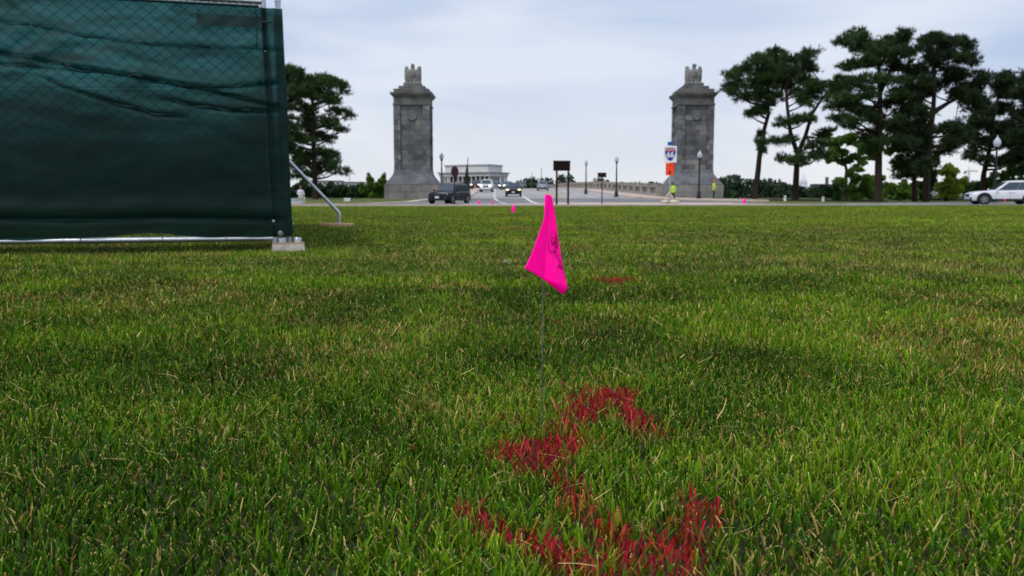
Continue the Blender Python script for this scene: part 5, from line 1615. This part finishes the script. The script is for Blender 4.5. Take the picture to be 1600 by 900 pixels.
# bottom lappet that folds to the lowest tip
nu = len(us)
low = []
for k, u in enumerate(us):
    if u >= 0:
        f_, r_ = rows[-1][1], rows[-1][2]
        x = f_[0] + (880.5 - f_[0]) * u
        y = f_[1] + (461.0 - f_[1]) * u
        low.append(len(verts)); verts.append(tuple(P(x, y, FY - 0.0022 + 0.030 * u ** 1.3) - base))
    else:
        low.append(None)
for a in range(NR):
    for k in range(nu - 1):
        i = a * nu + k
        fcs.append((i, i + 1, i + nu + 1, i + nu))
for k in range(nu - 1):
    if low[k] is not None and low[k + 1] is not None:
        i = NR * nu + k
        if us[k] < 1e-6: fcs.append((i, i + 1, low[k + 1]))
        else: fcs.append((i, i + 1, low[k + 1], low[k]))
me = bpy.data.meshes.new('flag_film'); me.from_pydata(verts, [], fcs)
film = link('flag_film', me, M['pink'], root, True)
sd = film.modifiers.new('thick', 'SOLIDIFY'); sd.thickness = 0.00035; sd.offset = 1
# print: outlined octagon with a scribble, and two rows of worn letters
def ink(pts, r=0.00045):
    r *= 0.62
    mb = MB()
    out = []
    for x, y in pts:                     # pixel on the film's right half -> film coordinates
        best = None
        for ti in frange(0, len(rows) - 1, 90):
            i = min(int(ti), len(rows) - 2); f = ti - i
            fx = rows[i][1][0] * (1 - f) + rows[i + 1][1][0] * f; fy = rows[i][1][1] * (1 - f) + rows[i + 1][1][1] * f
            rx = rows[i][2][0] * (1 - f) + rows[i + 1][2][0] * f; ry = rows[i][2][1] * (1 - f) + rows[i + 1][2][1] * f
            u = min(0.97, max(0.02, (x - fx) / (rx - fx)))
            yy = fy + (ry - fy) * u
            if best is None or abs(yy - y) < best[0]: best = (abs(yy - y), ti, u)
        out.append(row_at(best[1], best[2]) + Vector((0, -0.0009, 0)))
    mb.tube(out, r, 5)
    mb.build('print_line', M['ink'], film)
ink([(857, 372), (863, 362), (869, 363), (871.5, 374), (872, 384), (868, 391), (860, 393), (857, 386), (857, 372)])
ink([(860, 376), (864, 370), (868, 372), (866, 379), (862, 380), (861, 375)], 0.0008)
ink([(862, 384), (866, 378), (870, 380), (869, 387)], 0.0009)
ink([(868, 368), (870, 376), (866, 383), (871, 388)], 0.0009)
ink([(857, 386), (860, 395), (866, 392), (868, 400), (874, 398)], 0.0006)
ink([(866, 389), (870, 396), (866, 394)], 0.0008)
ink([(869, 400), (873, 404), (876, 410)], 0.0006)
ink([(872, 418), (876, 408), (878, 416), (872, 418)], 0.0006)
ink([(871, 420), (874, 412), (876, 422), (880, 414), (880, 422)], 0.0007)

def small_flag(px, y0, y1, w, Y, label):
    c = P(px, (y0 + y1) / 2, Y)
    root = empty('marker_flag', (c.x, Y, 0), 0, label, 'marker flag', 'pink marker flags in the lawn')
    t, b_ = P(px, y0, Y).z, P(px, y1, Y).z
    hw = w * Y / F_PX / 2
    mb = MB(); mb.tube([(0, 0, -0.03), (0, 0, t)], 0.0016, 6); mb.build('wire_staff', M['dark_wire'], root)
    mb = MB()
    h = t - b_
    g = [[(-hw * 0.25 * 1, -.004, t), (0, -.003, t), (hw * 0.3, .004, t - h * .03)], [(-hw * .8, -.012, t - h * .45), (0, -.003, t - h * .4), (hw * .8, .012, t - h * .42)], [(-hw, -.02, t - h * .75), (0, -.003, t - h * .85), (hw, .02, t - h * .8)], [(-hw * .5, -.015, t - h * .86), (0.2 * hw, -.003, t - h), (hw * .8, .016, t - h * .93)]]
    mb.loft(g, closed=False, caps=False)
    o = mb.build('flag_film', M['pink'], root, True)
    sd = o.modifiers.new('thick', 'SOLIDIFY'); sd.thickness = 0.0006
small_flag(802.3, 319.5, 332, 6.6, 15, 'small pink flag on the lawn just left of the foreground flag')
small_flag(748.5, 314, 318.5, 5.5, 26, 'tiny pink flag on the lawn edge in front of the road, leftmost')
small_flag(769, 313.5, 319.5, 3.0, 28, 'tiny pink flag on the lawn edge below the white van')
small_flag(1163, 309.5, 318, 6.0, 22, 'small pink flag near the trunk of the pine beside the right pylon')
small_flag(1570, 309, 314.5, 3.2, 30, 'small pink flag in front of the white SUV')

# pale round leaf tuft on the lawn
b = GP(791.5, 424)
root = empty('pale_plant', b, 0, 'small pale green round-leaved weed in the lawn left of the flag', 'plant')
M['pale_leaf'] = mat('pale_leaf', (0.16, 0.30, 0.16), (0.24, 0.40, 0.22), 30, 0.6, transl=0.3)
for k in range(7):
    a = k * 0.9
    mb = MB()
    c = Vector((0.010 * math.cos(a), 0.010 * math.sin(a), 0.052 + 0.004 * (k % 3)))
    nn = Vector((math.cos(a) * 0.6, math.sin(a) * 0.6 - 0.5, 0.8)).normalized()
    x_ = nn.cross(Vector((0, 0, 1))).normalized(); y_ = nn.cross(x_)
    mb.poly([c + x_ * 0.009 * math.cos(t) + y_ * 0.009 * math.sin(t) for t in frange(0, 2 * math.pi, 10)[:-1]])
    o = mb.build('leaf', M['pale_leaf'], root)
    sd = o.modifiers.new('thick', 'SOLIDIFY'); sd.thickness = 0.0008
mb = MB(); mb.tube([(0, 0, 0), (0.002, 0, 0.052)], 0.0015, 5); mb.build('stem', M['pale_leaf'], root)

# ------------------------------------------------------------------ the lawn's grass (uncountable: one object)
def grass_material():
    m = bpy.data.materials.new('grass_blades')
    m.use_nodes = True
    n, l = m.node_tree.nodes, m.node_tree.links
    b = n['Principled BSDF']
    b.inputs['Roughness'].default_value = 0.55
    b.inputs['Specular IOR Level'].default_value = 0.06
    at = n.new('ShaderNodeAttribute'); at.attribute_name = 'Col'
    tl = n.new('ShaderNodeBsdfTranslucent')
    mx = n.new('ShaderNodeMixShader'); mx.inputs['Fac'].default_value = 0.13
    l.new(at.outputs['Color'], b.inputs['Base Color'])
    l.new(at.outputs['Color'], tl.inputs['Color'])
    l.new(b.outputs['BSDF'], mx.inputs[1]); l.new(tl.outputs['BSDF'], mx.inputs[2])
    l.new(mx.outputs['Shader'], n['Material Output'].inputs['Surface'])
    return m
M['grass'] = grass_material()

def vnoise(x, y, s, seed):
    """value noise on a lattice, 0..1"""
    r = np.random.default_rng(seed)
    tab = r.random(4096)
    xi, yi = x / s, y / s
    x0, y0 = np.floor(xi).astype(int), np.floor(yi).astype(int)
    fx, fy = xi - x0, yi - y0
    fx, fy = fx * fx * (3 - 2 * fx), fy * fy * (3 - 2 * fy)
    h = lambda a, b: tab[(a * 73 + b * 1201 + a * b * 7) % 4096]
    return (h(x0, y0) * (1 - fx) + h(x0 + 1, y0) * fx) * (1 - fy) + (h(x0, y0 + 1) * (1 - fx) + h(x0 + 1, y0 + 1) * fx) * fy

def dens(D):
    return 31500.0 * np.minimum(1.0, (1.7 / D) ** 1.62)

def sample_blades():
    X, Y = [], []
    edges = np.concatenate([np.linspace(0.35, 2, 8), np.geomspace(2, 50, 40)[1:]])
    for a, b_ in zip(edges[:-1], edges[1:]):
        half = 0.625 * b_ + 0.15 + 0.02 * b_
        d = float(dens((a + b_) / 2)) if a > 0.75 else 9000.0
        k = int(d * (b_ - a) * 2 * half)
        X.append(rng.uniform(-half, half, k)); Y.append(rng.uniform(a, b_, k))
        # outside the frame, thinner, for a camera standing a step aside
        ex = 2.0 if b_ < 5 else (1.6 if b_ < 12 else 3.0)
        k2 = int(d * (0.30 if b_ < 5 else 0.15) * (b_ - a) * 2 * ex)
        sx = np.where(rng.random(k2) < 0.5, -1, 1)
        X.append(sx * (half + rng.uniform(0, ex, k2))); Y.append(rng.uniform(a, b_, k2))
    X, Y = np.concatenate(X), np.concatenate(Y)
    keep = Y < 44.0 + np.maximum(0, X) * 0.2 + rng.uniform(-0.15, 0.1, len(X))
    return X[keep], Y[keep]
gx, gy = sample_blades()
N = len(gx)
D = np.hypot(gx * 0.6, gy)
n_big = vnoise(gx, gy, 2.6, 1) * 0.6 + vnoise(gx, gy, 0.9, 2) * 0.4
n_mid = vnoise(gx, gy, 0.30, 3)
n_sml = vnoise(gx, gy, 0.07, 4)
n_dry = vnoise(gx + 40, gy, 0.55, 5) * 0.55 + vnoise(gx, gy + 9, 0.16, 6) * 0.45
far = np.clip((D - 3) / 14, 0, 1)
# colour of each blade
r1, r2, r3 = rng.random(N), rng.random(N), rng.random(N)
dark = np.array([0.018, 0.060, 0.003]); mid = np.array([0.088, 0.225, 0.004]); lite = np.array([0.285, 0.420, 0.014])
bluish = np.array([0.055, 0.190, 0.020])
straw = np.array([0.62, 0.49, 0.16]); tan = np.array([0.42, 0.29, 0.055]); rust = np.array([0.20, 0.095, 0.018])
t = np.clip(0.62 * r1 + 0.5 * n_mid + 0.25 * (n_sml - 0.5) - 0.12, 0, 1)[:, None]
colr = np.where(t < 0.5, dark + (mid - dark) * t * 2, mid + (lite - mid) * (t - 0.5) * 2)
colr = np.where((r2 < 0.10)[:, None], bluish * (0.8 + 0.5 * r3[:, None]), colr)
right_dry = 0.05 * np.clip(1 - np.abs(D - 6) / 5, 0, 1) + 0.07 * np.clip(gx / np.maximum(gy, 0.8) / 0.5, 0, 1)
p_dry = np.clip(0.13 + 1.25 * np.clip(n_dry - 0.46, 0, 1) + 1.3 * right_dry, 0, 0.6)
is_dry = r3 < p_dry
dry_col = np.where((r2 < 0.45)[:, None], straw, np.where((r2 < 0.8)[:, None], tan, rust)) * (0.65 + 0.6 * r1[:, None])
colr = np.where(is_dry[:, None], dry_col, colr)
# far blades tinted yellow-green in soft patches: grazing light put into their colour
grazing_tint = np.array([0.205, 0.365, 0.000])
fk = (far * (0.30 + 0.45 * n_big) * np.where(is_dry, 0.5, 1.0))[:, None]
colr = colr * (1 - fk) + grazing_tint * (0.6 + 0.8 * r1[:, None]) * fk
colr = colr * (0.72 + 0.34 * n_big[:, None]) * (0.78 + 0.4 * n_mid[:, None])

# sprayed marking paint
def seg_d(ax, ay, bx, by):
    vx, vy = bx - ax, by - ay
    tt = np.clip(((gx - ax) * vx + (gy - ay) * vy) / (vx * vx + vy * vy + 1e-9), 0, 1)
    return np.hypot((gx - ax - tt * vx), (gy - ay - tt * vy) * 0.9)
paint = np.zeros(N)
PAINT = [  # pixel polylines on the lawn, half-width m, strength
    ([(818, 692), (850, 684), (876, 676)], 0.052, 1.3), ([(838, 708), (866, 700)], 0.040, 1.1),
    ([(905, 630), (930, 614), (962, 604)], 0.060, 0.82), ([(872, 655), (905, 640), (925, 630)], 0.045, 0.45), ([(955, 612), (985, 628), (1005, 648), (1022, 668)], 0.040, 0.55),
    ([(780, 645), (808, 640)], 0.05, 0.22), ([(860, 720), (885, 738), (905, 765), (925, 790)], 0.030, 0.48), ([(925, 790), (955, 815), (985, 850), (1015, 892), (1030, 930)], 0.032, 0.62),
    ([(728, 782), (750, 794), (774, 808)], 0.030, 0.95), ([(772, 806), (830, 822), (870, 850), (930, 872), (1010, 905)], 0.032, 0.75),
    ([(1098, 775), (1080, 800), (1060, 835)], 0.040, 1.25), ([(1060, 835), (1045, 862), (1025, 900)], 0.034, 0.7), ([(1000, 880), (1030, 905), (1060, 930)], 0.04, 0.75),
    ([(950, 433), (966, 431)], 0.10, 1.2), ([(905, 428), (1000, 430)], 0.10, 0.22), ([(897, 384), (912, 383)], 0.14, 0.5), ([(805, 353), (840, 354)], 0.35, 0.32), ([(770, 336), (800, 337)], 0.6, 0.3),
]
for pl, hw_, st_ in PAINT:
    pts = [GP(x, y, 0.03) for x, y in pl]
    for a, b_ in zip(pts[:-1], pts[1:]):
        dd = seg_d(a.x, a.y, b_.x, b_.y)
        paint = np.maximum(paint, st_ * np.exp(-(dd / hw_) ** 2 * 2.0))
paint *= (0.45 + 0.9 * n_sml) * (0.50 + 0.9 * vnoise(gx, gy, 0.028, 9))
is_red = rng.random(N) < np.clip(paint * 1.6 - 0.12, 0, 0.94)
red = np.stack([0.19 + 0.42 * r1, 0.006 + 0.020 * r2, 0.012 + 0.040 * r3], 1)
mist = np.clip(paint * 0.9 * rng.random(N), 0, 0.6)[:, None]            # overspray on blades that were not coated
colr = colr * (1 - mist) + np.array([0.34, 0.03, 0.02]) * mist
coat_from = rng.choice([0.12, 0.12, 0.4, 0.8], N)
pinkish = (r2 > 0.93)[:, None]
red = np.where(pinkish, np.array([0.55, 0.06, 0.06]), red)

# blade form
length = (0.012 + 0.022 * rng.random(N) ** 1.5 + 0.011 * (n_mid - 0.5)) * (1 + 0.25 * (r2 > 0.94)) * np.where(is_dry, 0.92, 1)
width = 0.0023 * (0.65 + 0.7 * rng.random(N)) * np.clip(D / 1.7, 0.9, 40) ** 0.68
width = np.where(is_dry, width * 0.75, width) * np.where(rng.random(N) < 0.14, 1.75, 1.0)
az = rng.uniform(0, 2 * np.pi, N)
lean = np.abs(rng.normal(0.30, 0.22, N)) + np.where(is_dry, 0.15, 0)
bend = rng.normal(0.35, 0.35, N)
face = az + rng.normal(0, 0.8, N) + np.pi / 2
flat_straw = (rng.random(N) < 0.0045) & (D < 7)
lean = np.where(flat_straw, rng.uniform(1.15, 1.5, N), lean)
length = np.where(flat_straw, length * rng.uniform(1.0, 2.0, N), length)
width = np.where(flat_straw, width * rng.uniform(0.35, 0.75, N), width)
bend = np.where(flat_straw, rng.normal(0, 0.9, N), bend)
z_up = np.where(flat_straw, rng.uniform(0.015, 0.045, N), 0.0)
colr = np.where(flat_straw[:, None], straw * (0.45 + 0.75 * r1[:, None]), colr)

def build_band(sel, segs):
    """segs=(heights along the blade, half-width factors). Returns verts, tris, colours."""
    i = np.where(sel)[0]
    n_ = len(i)
    ts, ws = segs
    bx, by = gx[i], gy[i]
    V, C = [], []
    px_, py_, pz_ = bx.copy(), by.copy(), z_up[i].copy()
    prev = 0.0
    sx, sy = np.cos(face[i]), np.sin(face[i])
    tipcol = (rng.random(n_) < (0.56 if len(ts) > 2 else 0.18)) & ~is_red[i]
    tipc = straw * (0.75 + 0.6 * r2[i][:, None])
    base_c = np.where(is_red[i][:, None], colr[i], colr[i])
    for k, (tt, wf) in enumerate(zip(ts, ws)):
        dl = (tt - prev) * length[i]
        ang = lean[i] + bend[i] * (tt + prev) / 2
        px_ = px_ + np.sin(ang) * np.cos(az[i]) * dl
        py_ = py_ + np.sin(ang) * np.sin(az[i]) * dl
        pz_ = pz_ + np.cos(ang) * dl
        prev = tt
        w = width[i] * wf / 2
        c = base_c.copy()
        if tt > 0.95:
            c = np.where(tipcol[:, None], tipc, c)
        c = np.where((is_red[i] & (tt > coat_from[i]))[:, None], red[i], c)
        if wf == 0:
            V.append(np.stack([px_, py_, pz_], 1)[:, None]); C.append(c[:, None])
        else:
            V.append(np.stack([np.stack([px_ - sx * w, py_ - sy * w, pz_], 1), np.stack([px_ + sx * w, py_ + sy * w, pz_], 1)], 1)); C.append(np.stack([c, c], 1))
    V = np.concatenate(V, 1); C = np.concatenate(C, 1)
    nvb = V.shape[1]
    tri = []
    q = 0
    for k in range(len(ts) - 1):
        if ws[k + 1] == 0: tri += [(q, q + 1, q + 2)]
        else: tri += [(q, q + 1, q + 3), (q, q + 3, q + 2)]
        q += 2
    tri = np.array(tri)
    T = (np.arange(n_)[:, None, None] * nvb + tri[None]).reshape(-1, 3)
    return V.reshape(-1, 3), T, C.reshape(-1, 3)
bands = [(D < 1.9, ([0, 0.5, 0.87, 1.0], [1.0, 1.0, 0.75, 0.38])), ((D >= 1.9) & (D < 4.4), ([0, 0.86, 1.0], [1.0, 0.85, 0])), (D >= 4.4, ([0, 1.0], [1.25, 0]))]
Vs, Ts, Cs = [], [], []
o_ = 0
for sel, sg in bands:
    v, t_, c = build_band(sel, sg)
    Vs.append(v); Ts.append(t_ + o_); Cs.append(c); o_ += len(v)
V, T, C = np.concatenate(Vs), np.concatenate(Ts), np.concatenate(Cs)
tag(np_mesh('lawn_grass', V, T, M['grass'], None, {'Col': C}), 'mown green lawn with straw-coloured blades and red sprayed paint marks', 'grass', kind='stuff')
